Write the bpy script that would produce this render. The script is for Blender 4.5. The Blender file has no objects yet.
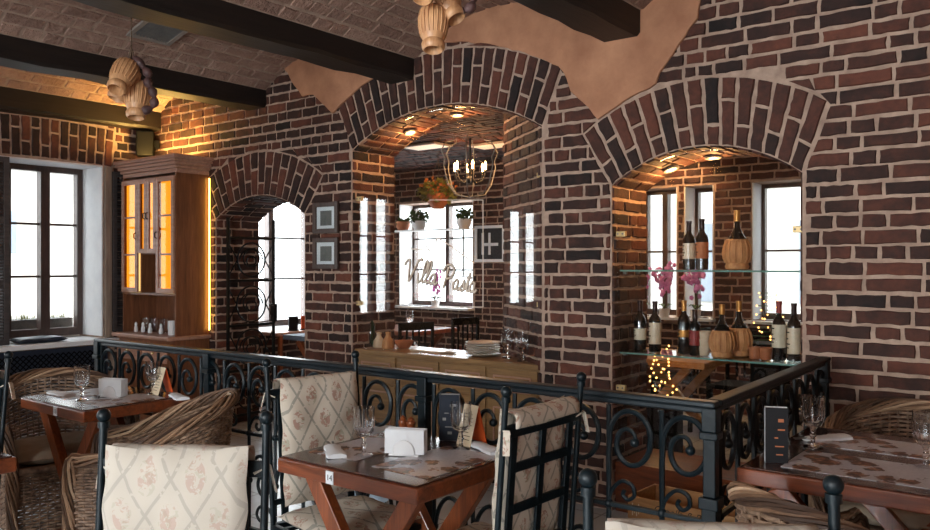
import bpy, bmesh, math, random
from mathutils import Vector, Matrix, noise as mnoise
rng = random.Random(11)
SC = bpy.context.scene
COL = SC.collection
PI = math.pi
# ------------------------------------------------------------------ camera model (level camera, 930x530)
F = 800.0; CX = 465.0; CY = 265.0; EYE = 1.5
SN = math.sin(math.radians(38)); CS = math.cos(math.radians(38))
def ray(u, v):
    t = (u-CX)/F
    return Vector((-SN+CS*t, CS+SN*t, (CY-v)/F))
def atY(u, v, Y):
    r = ray(u, v); return r*(Y/r.y)+Vector((0, 0, EYE))
def atX(u, v, X):
    r = ray(u, v); return r*(X/r.x)+Vector((0, 0, EYE))
def atZ(u, v, z):
    r = ray(u, v); return r*((z-EYE)/r.z)+Vector((0, 0, EYE))

# ------------------------------------------------------------------ mesh helper
class MB:
    def __init__(s):
        s.v = []; s.f = []; s.m = []; s.t = []
    def add(s, vs, fs, mi=0, tone=0.5):
        o = len(s.v); s.v.extend([tuple(p) for p in vs])
        for f in fs:
            s.f.append([i+o for i in f]); s.m.append(mi); s.t.append(tone)
    def box(s, x0, x1, y0, y1, z0, z1, mi=0, M=None, tone=0.5):
        vs = [Vector((x, y, z)) for x in (x0, x1) for y in (y0, y1) for z in (z0, z1)]
        if M is not None: vs = [M @ p for p in vs]
        s.add(vs, [(0, 1, 3, 2), (4, 6, 7, 5), (0, 4, 5, 1), (2, 3, 7, 6), (0, 2, 6, 4), (1, 5, 7, 3)], mi, tone)
    def bar(s, a, b, w, h, mi=0, up=(0, 0, 1), tone=0.5):
        a = Vector(a); b = Vector(b); d = (b-a); L = d.length; d.normalize()
        up = Vector(up)
        if abs(d.dot(up)) > 0.98: up = Vector((0, 1, 0))
        r = d.cross(up).normalized(); q = r.cross(d).normalized()
        M = Matrix((r, d, q)).transposed().to_4x4(); M.translation = a
        s.box(-w/2, w/2, 0, L, -h/2, h/2, mi, M, tone)
    def tube(s, pts, r, n=6, mi=0, closed=False, cap=True, tone=0.5, flat=None):
        pts = [Vector(p) for p in pts]; N = len(pts)
        rs = r if isinstance(r, (list, tuple)) else [r]*N
        tang = []
        for i in range(N):
            if closed: d = pts[(i+1) % N]-pts[i-1]
            else: d = pts[min(i+1, N-1)]-pts[max(i-1, 0)]
            if d.length < 1e-9: d = Vector((0, 0, 1))
            tang.append(d.normalized())
        up = Vector((0, 0, 1))
        if abs(tang[0].dot(up)) > 0.95: up = Vector((1, 0, 0))
        nrm = (up-tang[0]*up.dot(tang[0])).normalized()
        vs = []
        for i in range(N):
            nrm = nrm-tang[i]*nrm.dot(tang[i])
            if nrm.length < 1e-6: nrm = tang[i].orthogonal()
            nrm.normalize(); bn = tang[i].cross(nrm)
            for k in range(n):
                a = 2*PI*(k+.5)/n
                vs.append(pts[i]+nrm*(math.cos(a)*rs[i])+bn*(math.sin(a)*rs[i]*(flat or 1)))
        fs = []
        M = N if closed else N-1
        for i in range(M):
            j = (i+1) % N
            for k in range(n):
                l = (k+1) % n
                fs.append((i*n+k, i*n+l, j*n+l, j*n+k))
        if cap and not closed:
            fs.append(tuple(range(n))[::-1]); fs.append(tuple((N-1)*n+k for k in range(n)))
        s.add(vs, fs, mi, tone)
    def lathe(s, prof, n=20, M=None, mi=0, tone=0.5, sx=1, sy=1):
        vs = []; fs = []
        for (r, z) in prof:
            for k in range(n):
                a = 2*PI*k/n
                vs.append(Vector((r*math.cos(a)*sx, r*math.sin(a)*sy, z)))
        for i in range(len(prof)-1):
            for k in range(n):
                l = (k+1) % n
                fs.append((i*n+k, i*n+l, (i+1)*n+l, (i+1)*n+k))
        if prof[0][0] > 1e-5: fs.append(tuple(range(n))[::-1])
        if prof[-1][0] > 1e-5: fs.append(tuple((len(prof)-1)*n+k for k in range(n)))
        if M is not None: vs = [M @ p for p in vs]
        s.add(vs, fs, mi, tone)
    def sphere(s, c, r, n=10, mi=0, sz=1.0, tone=.5):
        pr = [(max(1e-6, r*math.sin(PI*i/n)), -r*sz*math.cos(PI*i/n)) for i in range(n+1)]
        s.lathe(pr, max(8, int(n*1.3)), Matrix.Translation(Vector(c)), mi, tone)
    def prism(s, poly, fn, d0, d1, mi=0, tone=.5):
        n = len(poly)
        vs = [fn(a, b, d0) for a, b in poly]+[fn(a, b, d1) for a, b in poly]
        fs = [tuple(range(n))[::-1], tuple(range(n, 2*n))]
        for i in range(n):
            j = (i+1) % n
            fs.append((i, j, n+j, n+i))
        s.add(vs, fs, mi, tone)
    def build(s, name, mats, parent=None, smooth=None, bevel=0, seg=2, loc=None, weld=False):
        me = bpy.data.meshes.new(name)
        me.from_pydata(s.v, [], s.f)
        if not isinstance(mats, (list, tuple)): mats = [mats]
        for m in mats: me.materials.append(m)
        me.polygons.foreach_set('material_index', s.m)
        at = me.attributes.new('tone', 'FLOAT', 'FACE')
        at.data.foreach_set('value', s.t)
        bm = bmesh.new(); bm.from_mesh(me)
        if weld: bmesh.ops.remove_doubles(bm, verts=bm.verts, dist=1e-5)
        bmesh.ops.recalc_face_normals(bm, faces=bm.faces)
        bm.to_mesh(me); bm.free()
        if smooth is not None:
            me.polygons.foreach_set('use_smooth', [True]*len(me.polygons))
            me.set_sharp_from_angle(angle=math.radians(smooth))
        me.update()
        o = bpy.data.objects.new(name, me); COL.objects.link(o)
        if parent is not None: o.parent = parent
        if loc is not None: o.location = loc
        if bevel:
            b = o.modifiers.new('bevel', 'BEVEL'); b.width = bevel; b.segments = seg
            b.limit_method = 'ANGLE'; b.angle_limit = math.radians(40)
        return o

def thing(name, label, cat, loc=(0, 0, 0), rz=0, group=None):
    o = bpy.data.objects.new(name, None); COL.objects.link(o)
    o.empty_display_size = .05
    o.location = loc; o.rotation_euler = (0, 0, rz)
    return tag(o, label, cat, group)
def tag(o, label, cat, group=None):
    o['label'] = label; o['category'] = cat
    if group: o['group'] = group
    return o
def struct(o):
    o['kind'] = 'structure'; return o
def copy_thing(root, loc, rz, label, group=None):
    r = root.copy(); COL.objects.link(r); r.location = loc; r.rotation_euler = (0, 0, rz)
    r['label'] = label
    if group: r['group'] = group
    for ch in root.children:
        c = ch.copy(); COL.objects.link(c); c.parent = r
        for g in ch.children:
            d = g.copy(); COL.objects.link(d); d.parent = c
    return r
def smooth_path(pts, k=6, closed=False):
    P = [Vector(p) for p in pts]; n = len(P); out = []
    rngi = n if closed else n-1
    for i in range(rngi):
        if closed: a, b, c, d = P[i-1], P[i], P[(i+1) % n], P[(i+2) % n]
        else: a, b, c, d = P[max(i-1, 0)], P[i], P[i+1], P[min(i+2, n-1)]
        for j in range(k):
            t = j/k
            out.append(.5*((2*b)+(c-a)*t+(2*a-5*b+4*c-d)*t*t+(3*b-a-3*c+d)*t*t*t))
    if not closed: out.append(P[-1])
    return out
def pad(mb, W, H, T, nx=18, nz=22, wr=.006, p=5, seed=0, mi=0, M=None, sag=0):
    """soft cushion: width W (x), height H (z, centred), thickness T (y)"""
    def pt(i, j, sgn):
        x = -1+2*i/nx; z = -1+2*j/nz
        e = max(0, (1-abs(x)**p))**.5*max(0, (1-abs(z)**p))**.5
        w = mnoise.noise(Vector((x*2.2+seed, z*2.7, sgn*3+seed)))*wr+mnoise.noise(Vector((x*6+seed, z*6, sgn)))*wr*.4
        y = sgn*(T/2*e)+w*(e > 0)
        ex = mnoise.noise(Vector((z*3, seed, 0)))*wr*1.2
        ez = mnoise.noise(Vector((x*3, seed, 7)))*wr*1.2
        return Vector((x*W/2+ex*x, y, z*H/2+ez*z-sag*(1-x*x)*(z > .8)))
    vs = []; idx = {}
    for s_ in (1, -1):
        for i in range(nx+1):
            for j in range(nz+1):
                edge = i in (0, nx) or j in (0, nz)
                key = (i, j, 0 if edge else s_)
                if key not in idx:
                    q = pt(i, j, s_)
                    if edge: q.y = 0
                    idx[key] = len(vs); vs.append(M @ q if M is not None else q)
    fs = []
    g = lambda i, j, s_: idx[(i, j, 0 if (i in (0, nx) or j in (0, nz)) else s_)]
    for s_ in (1, -1):
        for i in range(nx):
            for j in range(nz):
                f = (g(i, j, s_), g(i+1, j, s_), g(i+1, j+1, s_), g(i, j+1, s_))
                fs.append(f if s_ < 0 else f[::-1])
    mb.add(vs, fs, mi)

# ------------------------------------------------------------------ materials
def srgb(r, g, b):
    def c(x):
        x /= 255
        return x/12.92 if x <= .04045 else ((x+.055)/1.055)**2.4
    return (c(r), c(g), c(b), 1)
class NT:
    def __init__(s, name):
        s.mat = bpy.data.materials.new(name); s.mat.use_nodes = True
        s.n = s.mat.node_tree.nodes; s.l = s.mat.node_tree.links
        s.n.clear()
        s.out = s.n.new('ShaderNodeOutputMaterial')
        s.b = s.n.new('ShaderNodeBsdfPrincipled'); s.l.new(s.b.outputs[0], s.out.inputs[0])
    def new(s, t, **kw):
        x = s.n.new(t)
        for k, v in kw.items(): setattr(x, k, v)
        return x
    def set(s, node, **kw):
        for k, v in kw.items():
            node.inputs[k.replace('_', ' ')].default_value = v
    def link(s, a, b): s.l.new(a, b)
    def co(s, kind='Object', scale=(1, 1, 1), rot=(0, 0, 0), loc=(0, 0, 0)):
        t = s.new('ShaderNodeTexCoord'); m = s.new('ShaderNodeMapping')
        s.link(t.outputs[kind], m.inputs[0]); m.inputs['Scale'].default_value = scale
        m.inputs['Rotation'].default_value = rot; m.inputs['Location'].default_value = loc
        return m.outputs[0]
    def noise(s, vec, scale, detail=4, rough=.55, dist=0):
        x = s.new('ShaderNodeTexNoise'); s.link(vec, x.inputs['Vector'])
        x.inputs['Scale'].default_value = scale; x.inputs['Detail'].default_value = detail
        x.inputs['Roughness'].default_value = rough; x.inputs['Distortion'].default_value = dist
        return x.outputs[0]
    def ramp(s, fac, stops, interp='LINEAR'):
        r = s.new('ShaderNodeValToRGB'); s.link(fac, r.inputs[0]); r.color_ramp.interpolation = interp
        e = r.color_ramp.elements
        while len(e) > 1: e.remove(e[-1])
        e[0].position = stops[0][0]; e[0].color = stops[0][1]
        for p, c in stops[1:]:
            k = e.new(p); k.color = c
        return r.outputs[0]
    def mix(s, fac, a, b, typ='MIX'):
        m = s.new('ShaderNodeMix', data_type='RGBA', blend_type=typ)
        for sock, val in ((m.inputs[0], fac), (m.inputs[6], a), (m.inputs[7], b)):
            if hasattr(val, 'links') or hasattr(val, 'is_linked'): s.link(val, sock)
            else: sock.default_value = val
        return m.outputs[2]
    def math(s, op, a, b=None, c=None):
        m = s.new('ShaderNodeMath', operation=op)
        for i, val in enumerate((a, b, c)):
            if val is None: continue
            if hasattr(val, 'is_linked'): s.link(val, m.inputs[i])
            else: m.inputs[i].default_value = val
        return m.outputs[0]
    def bump(s, h, strength=.3, dist=.01):
        b = s.new('ShaderNodeBump'); s.link(h, b.inputs['Height'])
        b.inputs['Strength'].default_value = strength; b.inputs['Distance'].default_value = dist
        s.link(b.outputs[0], s.b.inputs['Normal'])
    def col(s, c):
        if hasattr(c, 'is_linked'): s.link(c, s.b.inputs['Base Color'])
        else: s.b.inputs['Base Color'].default_value = c
    def rough(s, v): s.b.inputs['Roughness'].default_value = v
def simple(name, c1, c2=None, rough=.5, scale=8, metal=0, bump=0, coat=0, spec=.5, stretch=(1, 1, 1), bscale=None):
    t = NT(name); co = t.co('Object', stretch)
    if c2 is None: c2 = tuple(x*.8 for x in c1[:3])+(1,)
    nz = t.noise(co, scale, 5, .6)
    t.col(t.ramp(nz, [(.3, c1), (.7, c2)]))
    t.rough(rough); t.b.inputs['Metallic'].default_value = metal
    t.b.inputs['Specular IOR Level'].default_value = spec
    t.b.inputs['Coat Weight'].default_value = coat; t.b.inputs['Coat Roughness'].default_value = .12
    if bump:
        t.bump(t.noise(co, bscale or scale*4, 4) if bscale else nz, bump, .01)
    return t.mat
def emit(name, c, strength):
    t = NT(name); t.b.inputs['Base Color'].default_value = c
    t.b.inputs['Emission Color'].default_value = c; t.b.inputs['Emission Strength'].default_value = strength
    return t.mat
def wood(name, dark, light, rough=.35, axis=0, scale=3, coat=.2, bump=.15, spec=.5):
    t = NT(name); sc = [14, 14, 14]; sc[axis] = 1.2
    co = t.co('Object', tuple(x*scale/3 for x in sc))
    n = t.noise(co, 2.2, 6, .6, .8)
    n2 = t.noise(co, 9, 3, .6)
    f = t.math('ADD', t.math('MULTIPLY', n, .75), t.math('MULTIPLY', n2, .25))
    t.col(t.ramp(f, [(.32, dark), (.52, tuple((a+b)/2 for a, b in zip(dark, light))), (.7, light)]))
    t.rough(rough); t.b.inputs['Coat Weight'].default_value = coat; t.b.inputs['Coat Roughness'].default_value = .15
    t.b.inputs['Specular IOR Level'].default_value = spec
    t.bump(f, bump, .004)
    return t.mat
def glassy(name, tint=(1, 1, 1, 1), ior=1.45, rough=0.0, boost=1.0):
    t = NT(name); t.n.remove(t.b)
    tr = t.new('ShaderNodeBsdfTransparent'); tr.inputs[0].default_value = tint
    gl = t.new('ShaderNodeBsdfGlossy'); gl.inputs['Roughness'].default_value = rough
    ge = t.new('ShaderNodeNewGeometry'); dp = t.new('ShaderNodeVectorMath', operation='DOT_PRODUCT')
    t.link(ge.outputs['Normal'], dp.inputs[0]); t.link(ge.outputs['Incoming'], dp.inputs[1])
    c = t.math('SUBTRACT', 1.0, t.math('ABSOLUTE', dp.outputs['Value']))
    mx = t.new('ShaderNodeMixShader')
    f0 = ((ior-1)/(ior+1))**2*boost
    f = t.math('ADD', f0, t.math('MULTIPLY', t.math('POWER', c, 5.0), 1-f0))
    t.link(f, mx.inputs[0]); t.link(tr.outputs[0], mx.inputs[1]); t.link(gl.outputs[0], mx.inputs[2])
    t.link(mx.outputs[0], t.out.inputs[0])
    return t.mat
def brickmat(name, stops, rough=.8, bumps=.5, nscale=30, bd=.006):
    t = NT(name); at = t.new('ShaderNodeAttribute', attribute_name='tone')
    co = t.co('Object')
    n = t.noise(co, nscale, 5, .65); n2 = t.noise(co, 6, 3, .6)
    f = t.math('ADD', at.outputs['Fac'], t.math('MULTIPLY', t.math('SUBTRACT', n, .5), .5))
    f = t.math('ADD', f, t.math('MULTIPLY', t.math('SUBTRACT', n2, .5), .8))
    t.col(t.ramp(f, stops)); t.rough(rough); t.b.inputs['Specular IOR Level'].default_value = .3
    t.bump(t.math('ADD', n, t.math('MULTIPLY', n2, .6)), bumps, bd)
    return t.mat

M_BRICK = brickmat('dark_brick', [(0, srgb(33, 26, 25)), (.3, srgb(58, 38, 33)), (.5, srgb(80, 48, 39)), (.75, srgb(102, 59, 46)), (1, srgb(122, 72, 55))])
M_MORTAR = simple('lime_mortar', srgb(184, 158, 140), srgb(146, 122, 108), .9, 14, bump=.5, spec=.2)
M_CBRICK = brickmat('ceiling_brick', [(0, srgb(124, 98, 87)), (.5, srgb(156, 124, 109)), (1, srgb(190, 156, 138))], .9, 1.0, 30, .03)
M_CMORTAR = simple('ceiling_mortar', srgb(180, 154, 136), srgb(146, 122, 108), .9, 20, bump=.6, spec=.2)
M_PLASTER = simple('tan_plaster', srgb(190, 140, 108), srgb(160, 112, 86), .9, 5, bump=.4, spec=.2, bscale=22)
M_WHITE = simple('white_paint', srgb(228, 228, 228), srgb(214, 214, 216), .6, 6, spec=.3)
M_BEAM = wood('black_stained_oak', srgb(14, 10, 9), srgb(36, 26, 21), .55, 1, 2.2, .0, .8)
M_WINWOOD = wood('dark_window_wood', srgb(52, 38, 34), srgb(84, 62, 54), .45, 2)
M_SHUTTER = wood('grey_brown_shutter', srgb(48, 44, 46), srgb(76, 68, 66), .6, 1)
M_TABLE = wood('red_brown_table_wood', srgb(74, 34, 18), srgb(140, 72, 38), .3, 0, 3, .45)
M_TABLETOP = wood('dark_tabletop_wood', srgb(46, 24, 17), srgb(80, 42, 27), .22, 1, 3, .6, .1)
M_LEG = wood('red_brown_leg_wood', srgb(92, 42, 20), srgb(164, 88, 46), .35, 2, 3, .4)
M_CAB = wood('warm_cabinet_wood', srgb(92, 54, 34), srgb(142, 90, 58), .45, 2, 3, .15)
M_CABX = wood('warm_cabinet_wood_light', srgb(152, 108, 90), srgb(190, 148, 126), .45, 0, 3, .15)
M_SIDEB = wood('ochre_sideboard_wood', srgb(112, 82, 48), srgb(158, 120, 74), .45, 0, 3, .15)
M_IRON = simple('black_green_iron', srgb(4, 14, 19), srgb(8, 23, 29), .42, 30, 0, bump=.15, spec=.28)
M_IRONR = simple('black_iron', srgb(6, 8, 9), srgb(11, 13, 15), .45, 30, 0, bump=.15, spec=.25)
M_HANDRAIL = simple('blue_grey_handrail', srgb(12, 20, 25), srgb(20, 30, 36), .34, 20, .3)
M_GLASS = glassy('clear_glass', (.97, .98, .98, 1), 1.45, 0, 1.0)
M_PANE = glassy('window_pane_glass', (.96, .98, .98, 1), 1.4)
M_SHOWPANE = glassy('shop_pane_glass', (.96, .97, .97, 1), 1.5, 0, 1.0)
_g = NT('goblet_glass'); _g.col((.97, .98, .99, 1)); _g.rough(.02); _g.b.inputs['Transmission Weight'].default_value = 1; _g.b.inputs['IOR'].default_value = 1.45; M_GOBLET = _g.mat
M_AMBER = glassy('amber_pane', (1, .72, .25, 1), 1.4)
M_CERAMIC = simple('white_ceramic', srgb(236, 236, 236), srgb(226, 226, 228), .18, 4, coat=.4)
M_PLATE = simple('cream_plates', srgb(226, 204, 176), srgb(206, 180, 150), .3, 4, coat=.3)
M_BRASS = simple('pale_brass', srgb(214, 186, 136), srgb(196, 166, 112), .4, 20, .35)
M_PAPERW = simple('white_paper', srgb(234, 236, 238), srgb(222, 224, 228), .8, 6, spec=.2)
M_CREAM = simple('cream_card', srgb(226, 208, 178), srgb(212, 190, 158), .7, 10, spec=.2)
M_ORANGE = simple('orange_card', srgb(198, 84, 34), srgb(176, 66, 26), .6, 6, spec=.3)
M_DARKCARD = simple('dark_card', srgb(14, 14, 18), srgb(22, 20, 24), .55, 6, spec=.3)
M_BLUECARD = simple('blue_grey_card', srgb(24, 30, 44), srgb(14, 18, 28), .6, 9, spec=.25)
M_INK = simple('black_ink', srgb(24, 22, 22), None, .6)
M_STRAW = simple('straw', srgb(210, 152, 98), srgb(164, 106, 64), .7, 40, bump=.6, stretch=(1, 1, .25))
M_JUG = wood('carved_pale_wood', srgb(160, 108, 70), srgb(220, 172, 124), .5, 2, 4, .1, .3)
M_SAUS = simple('dried_sausage', srgb(92, 62, 58), srgb(58, 38, 38), .6, 30, bump=.6)
M_ROPE = simple('rope', srgb(96, 72, 52), srgb(70, 52, 38), .8, 60, bump=.4)
M_BOTTLE = simple('dark_bottle_glass', srgb(14, 16, 14), srgb(20, 20, 18), .06, 6, coat=.6)
M_GREENB = simple('green_bottle_glass', srgb(18, 50, 34), srgb(14, 40, 26), .08, 6, coat=.5)
M_LABEL = simple('cream_label', srgb(222, 208, 184), srgb(204, 188, 160), .6, 24)
M_REDLABEL = simple('red_label', srgb(150, 40, 34), srgb(120, 30, 28), .5, 24)
M_BLUELABEL = simple('blue_label', srgb(50, 66, 110), srgb(40, 50, 90), .5, 24)
M_FOILG = simple('gold_foil', srgb(196, 140, 70), srgb(160, 104, 50), .35, 20, .6)
M_FOILD = simple('dark_foil', srgb(40, 16, 18), srgb(30, 14, 16), .3, 20, .4)
M_WICK = simple('wicker', srgb(156, 126, 102), srgb(76, 57, 46), .55, 26, bump=.3, spec=.35)
M_WICKR = brickmat('wicker_rim', [(0, srgb(70, 52, 42)), (.35, srgb(112, 84, 64)), (.65, srgb(156, 124, 98)), (1, srgb(190, 160, 132))], .55, .3, 18)
M_SEATPAD = simple('beige_pad', srgb(180, 162, 142), srgb(160, 142, 122), .9, 10, bump=.2, spec=.2)
M_BLACK = simple('black_plastic', srgb(8, 8, 9), srgb(12, 12, 13), .7, 12, spec=.12)
M_GREY = simple('grey_metal', srgb(120, 118, 114), srgb(100, 98, 96), .5, 14, .4)
M_VENT = simple('vent_frame', srgb(150, 140, 132), srgb(134, 124, 116), .6, 10)
M_CROCK = simple('terracotta', srgb(184, 112, 70), srgb(150, 84, 50), .7, 10)
M_LEAF = simple('leaf_green', srgb(60, 92, 38), srgb(36, 62, 26), .55, 6)
M_LEAFY = simple('leaf_yellow_green', srgb(132, 128, 48), srgb(84, 92, 36), .55, 6)
M_FLOWR = simple('orange_flower', srgb(206, 128, 52), srgb(170, 92, 36), .6, 6)
M_ORCHID = simple('pink_orchid', srgb(226, 150, 208), srgb(190, 100, 168), .5, 10)
M_LOGO = simple('cream_vinyl', srgb(236, 222, 206), srgb(226, 206, 188), .6, 6, spec=.2)
M_LOGOP = simple('pink_vinyl', srgb(206, 168, 168), srgb(196, 152, 152), .6, 6, spec=.2)
M_CRATE = wood('crate_pine', srgb(150, 104, 62), srgb(196, 148, 96), .6, 0, 3, 0)
M_BLUECLOTH = simple('blue_grey_cloth', srgb(112, 128, 146), srgb(92, 108, 126), .7, 8)
M_PALEBLUE = simple('pale_blue_cloth', srgb(176, 190, 204), srgb(150, 166, 182), .85, 8, bump=.2)
M_DARKBLUE = simple('dark_blue_panel', srgb(26, 34, 48), srgb(34, 44, 60), .5, 8)
M_LED = emit('warm_led', (1, .58, .1, 1), 7)
M_LITSIDE = emit('amber_led_panel', (1, .70, .26, 1), .8)  # glow given to inner cabinet sides in place of LED light
M_SPOT = emit('spot_lamp', (1, .72, .36, 1), 14)
M_CANDLE = emit('candle_bulb', (1, .5, .18, 1), 30)
M_FAIRY = emit('fairy_bulb', (1, .48, .12, 1), 5)
M_PANELLIGHT = emit('panel_lamp', (1, .8, .58, 1), .3)
def fabric(name, kl, kf, w0, w1):
    w0 = w0 or srgb(206, 195, 180); w1 = w1 or srgb(186, 174, 158)
    t = NT(name)
    tc = t.new('ShaderNodeTexCoord'); sp = t.new('ShaderNodeSeparateXYZ'); t.link(tc.outputs['Object'], sp.inputs[0])
    nz = t.noise(tc.outputs['Object'], 5, 2)
    def wob(o, k): return t.math('ADD', o, t.math('MULTIPLY', t.math('SUBTRACT', nz, .5), k))
    x = wob(sp.outputs[0], .02); z = wob(t.math('ADD', sp.outputs[2], t.math('MULTIPLY', sp.outputs[1], .75)), .02)
    a = t.math('ADD', t.math('MULTIPLY', x, 7.8), t.math('MULTIPLY', z, 5.4))
    b = t.math('SUBTRACT', t.math('MULTIPLY', x, 7.8), t.math('MULTIPLY', z, 5.4))
    def tri(q): return t.math('ABSOLUTE', t.math('SUBTRACT', t.math('FRACT', q), .5))
    def line(q): return t.math('LESS_THAN', tri(q), .040)
    ln = t.math('MAXIMUM', line(a), line(b))
    lnn = t.math('MULTIPLY', ln, t.math('GREATER_THAN', t.noise(tc.outputs['Object'], 60, 2), .38))
    # flower clusters sit in alternate diamonds
    cen = t.math('ADD', t.math('POWER', tri(t.math('ADD', a, .5)), 2), t.math('POWER', tri(t.math('ADD', b, .5)), 2))
    fl = t.math('MULTIPLY', t.math('LESS_THAN', cen, .075), t.math('GREATER_THAN', t.noise(tc.outputs['Object'], 40, 4, .65, 1.0), .52))
    lf = t.math('MULTIPLY', t.math('LESS_THAN', cen, .10), t.math('GREATER_THAN', t.noise(tc.outputs['Object'], 27, 2, .5, 1.2), .58))
    base = t.ramp(t.noise(tc.outputs['Object'], 3, 3), [(.3, w0), (.7, w1)])
    c = t.mix(t.math('MULTIPLY', lnn, kl), base, srgb(112, 114, 108))
    c = t.mix(t.math('MULTIPLY', lf, kf*.8), c, srgb(136, 140, 118))
    c = t.mix(t.math('MULTIPLY', fl, kf), c, srgb(150, 92, 78))
    t.col(c); t.rough(.9); t.b.inputs['Specular IOR Level'].default_value = .15
    t.bump(t.noise(tc.outputs['Object'], 220, 2), .15, .002)
    return t.mat
M_FABRIC = fabric('lattice_floral_fabric', .62, .62, 0, 0); M_OVERLIT = fabric('faded_lattice_fabric', .32, .30, srgb(184, 175, 163), srgb(164, 155, 144))  # second copy: pattern paled in the colour, as strong light washes it out
def matpaper():
    t = NT('printed_placemat'); co = t.co('Object')
    v = t.new('ShaderNodeTexVoronoi'); t.link(co, v.inputs['Vector']); v.inputs['Scale'].default_value = 9.5
    n = t.noise(co, 28, 4, .6, .8)
    d = t.math('ADD', v.outputs['Distance'], t.math('MULTIPLY', t.math('SUBTRACT', n, .5), .5))
    pic = t.math('LESS_THAN', d, .47)
    tx = t.new('ShaderNodeTexWave', wave_type='BANDS', bands_direction='Y'); t.link(co, tx.inputs['Vector'])
    tx.inputs['Scale'].default_value = 26
    txt = t.math('MULTIPLY', t.math('GREATER_THAN', tx.outputs['Fac'], .62), t.math('GREATER_THAN', t.noise(co, 70, 2), .5))
    base = t.mix(t.math('MULTIPLY', txt, .3), srgb(192, 186, 190), srgb(120, 112, 116))
    c = t.mix(pic, base, t.ramp(n, [(.38, srgb(36, 22, 18)), (.5, srgb(104, 60, 40)), (.6, srgb(160, 108, 76)), (.7, srgb(206, 170, 138))]))
    t.col(c); t.rough(.35); return t.mat
M_MAT = matpaper()
def tiles():
    t = NT('pale_floor_tile'); co = t.co('Object', (1, 1, 1), (0, 0, 0))
    b = t.new('ShaderNodeTexBrick'); b.offset = 0; b.squash = 1; t.link(co, b.inputs['Vector'])
    b.inputs['Color1'].default_value = srgb(178, 182, 186); b.inputs['Color2'].default_value = srgb(160, 164, 170)
    b.inputs['Mortar'].default_value = srgb(90, 88, 88); b.inputs['Scale'].default_value = 1
    b.inputs['Brick Width'].default_value = .33; b.inputs['Row Height'].default_value = .33; b.inputs['Mortar Size'].default_value = .006
    n = t.noise(co, 5, 4)
    t.col(t.mix(.2, b.outputs['Color'], t.ramp(n, [(.3, srgb(120, 112, 108)), (.7, srgb(200, 200, 200))])))
    t.rough(.3); return t.mat
M_TILE = tiles()
def facade(name, base, dark, w, h):
    t = NT(name); t.col(t.ramp(t.noise(t.co('Object'), 1.2, 4), [(.3, base), (.7, dark)])); t.rough(.9); return t.mat
M_FACADE = facade('pale_facade', srgb(226, 222, 214), srgb(206, 200, 190), 1, 1)
M_ROOF = simple('grey_roof', srgb(150, 152, 158), srgb(104, 106, 112), .8, 3)
M_DARKGLASS = simple('far_window_glass', srgb(150, 158, 168), srgb(130, 138, 148), .3, 2)
# ================================================================== SETTING
D = 4.4; T = .48; XL = -7.45; ZC = 3.3
class Arch:
    def __init__(s, x0, x1, zs, zc, th, bl=None, br=None):
        s.x0, s.x1, s.zs, s.zc, s.th = x0, x1, zs, zc, th
        c = (x1-x0)/2; h = zc-zs
        s.R = (c*c+h*h)/(2*h); s.cx = (x0+x1)/2; s.cz = zc-s.R
        s.phi = math.asin(c/s.R); s.Ro = s.R+th
        s.bl = s.phi if bl is None else math.radians(bl); s.br = s.phi if br is None else math.radians(br)
        # outer curve of the ring: circle through the two skewback tops and the crown
        ax, az = x0-th*math.sin(s.bl), zs+th*math.cos(s.bl); bx, bz = x1+th*math.sin(s.br), zs+th*math.cos(s.br)
        mx, mz = s.cx+(x1-x0)*.5*math.sin((s.br-s.bl)/2)*.2, zc+th
        d = 2*(ax*(bz-mz)+bx*(mz-az)+mx*(az-bz))
        s.ox = ((ax*ax+az*az)*(bz-mz)+(bx*bx+bz*bz)*(mz-az)+(mx*mx+mz*mz)*(az-bz))/d
        s.oz = ((ax*ax+az*az)*(mx-bx)+(bx*bx+bz*bz)*(ax-mx)+(mx*mx+mz*mz)*(bx-ax))/d
        s.Ro = math.hypot(ax-s.ox, az-s.oz)
    def top(s, x):
        return s.cz+math.sqrt(max(0, s.R**2-(x-s.cx)**2))
    def inside(s, x, z, e=0):
        if s.x0-e < x < s.x1+e and z < s.top(min(max(x, s.x0), s.x1))+e: return True
        if math.hypot(x-s.ox, z-s.oz) > s.Ro+e or z < s.zs-.01: return False
        h = z-s.zs
        return x > s.x0-h*math.tan(s.bl)-e and x < s.x1+h*math.tan(s.br)+e
A1 = Arch(-6.35, -5.12, 1.92, 2.11, .38, 34, 36)
A2 = Arch(-4.56, -2.80, 2.40, 2.645, .39, 24, 22.5)
A3 = Arch(-2.30, -1.19, 1.985, 2.175, .385, 31, 20)
ARCHES = [A1, A2, A3]

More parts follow.
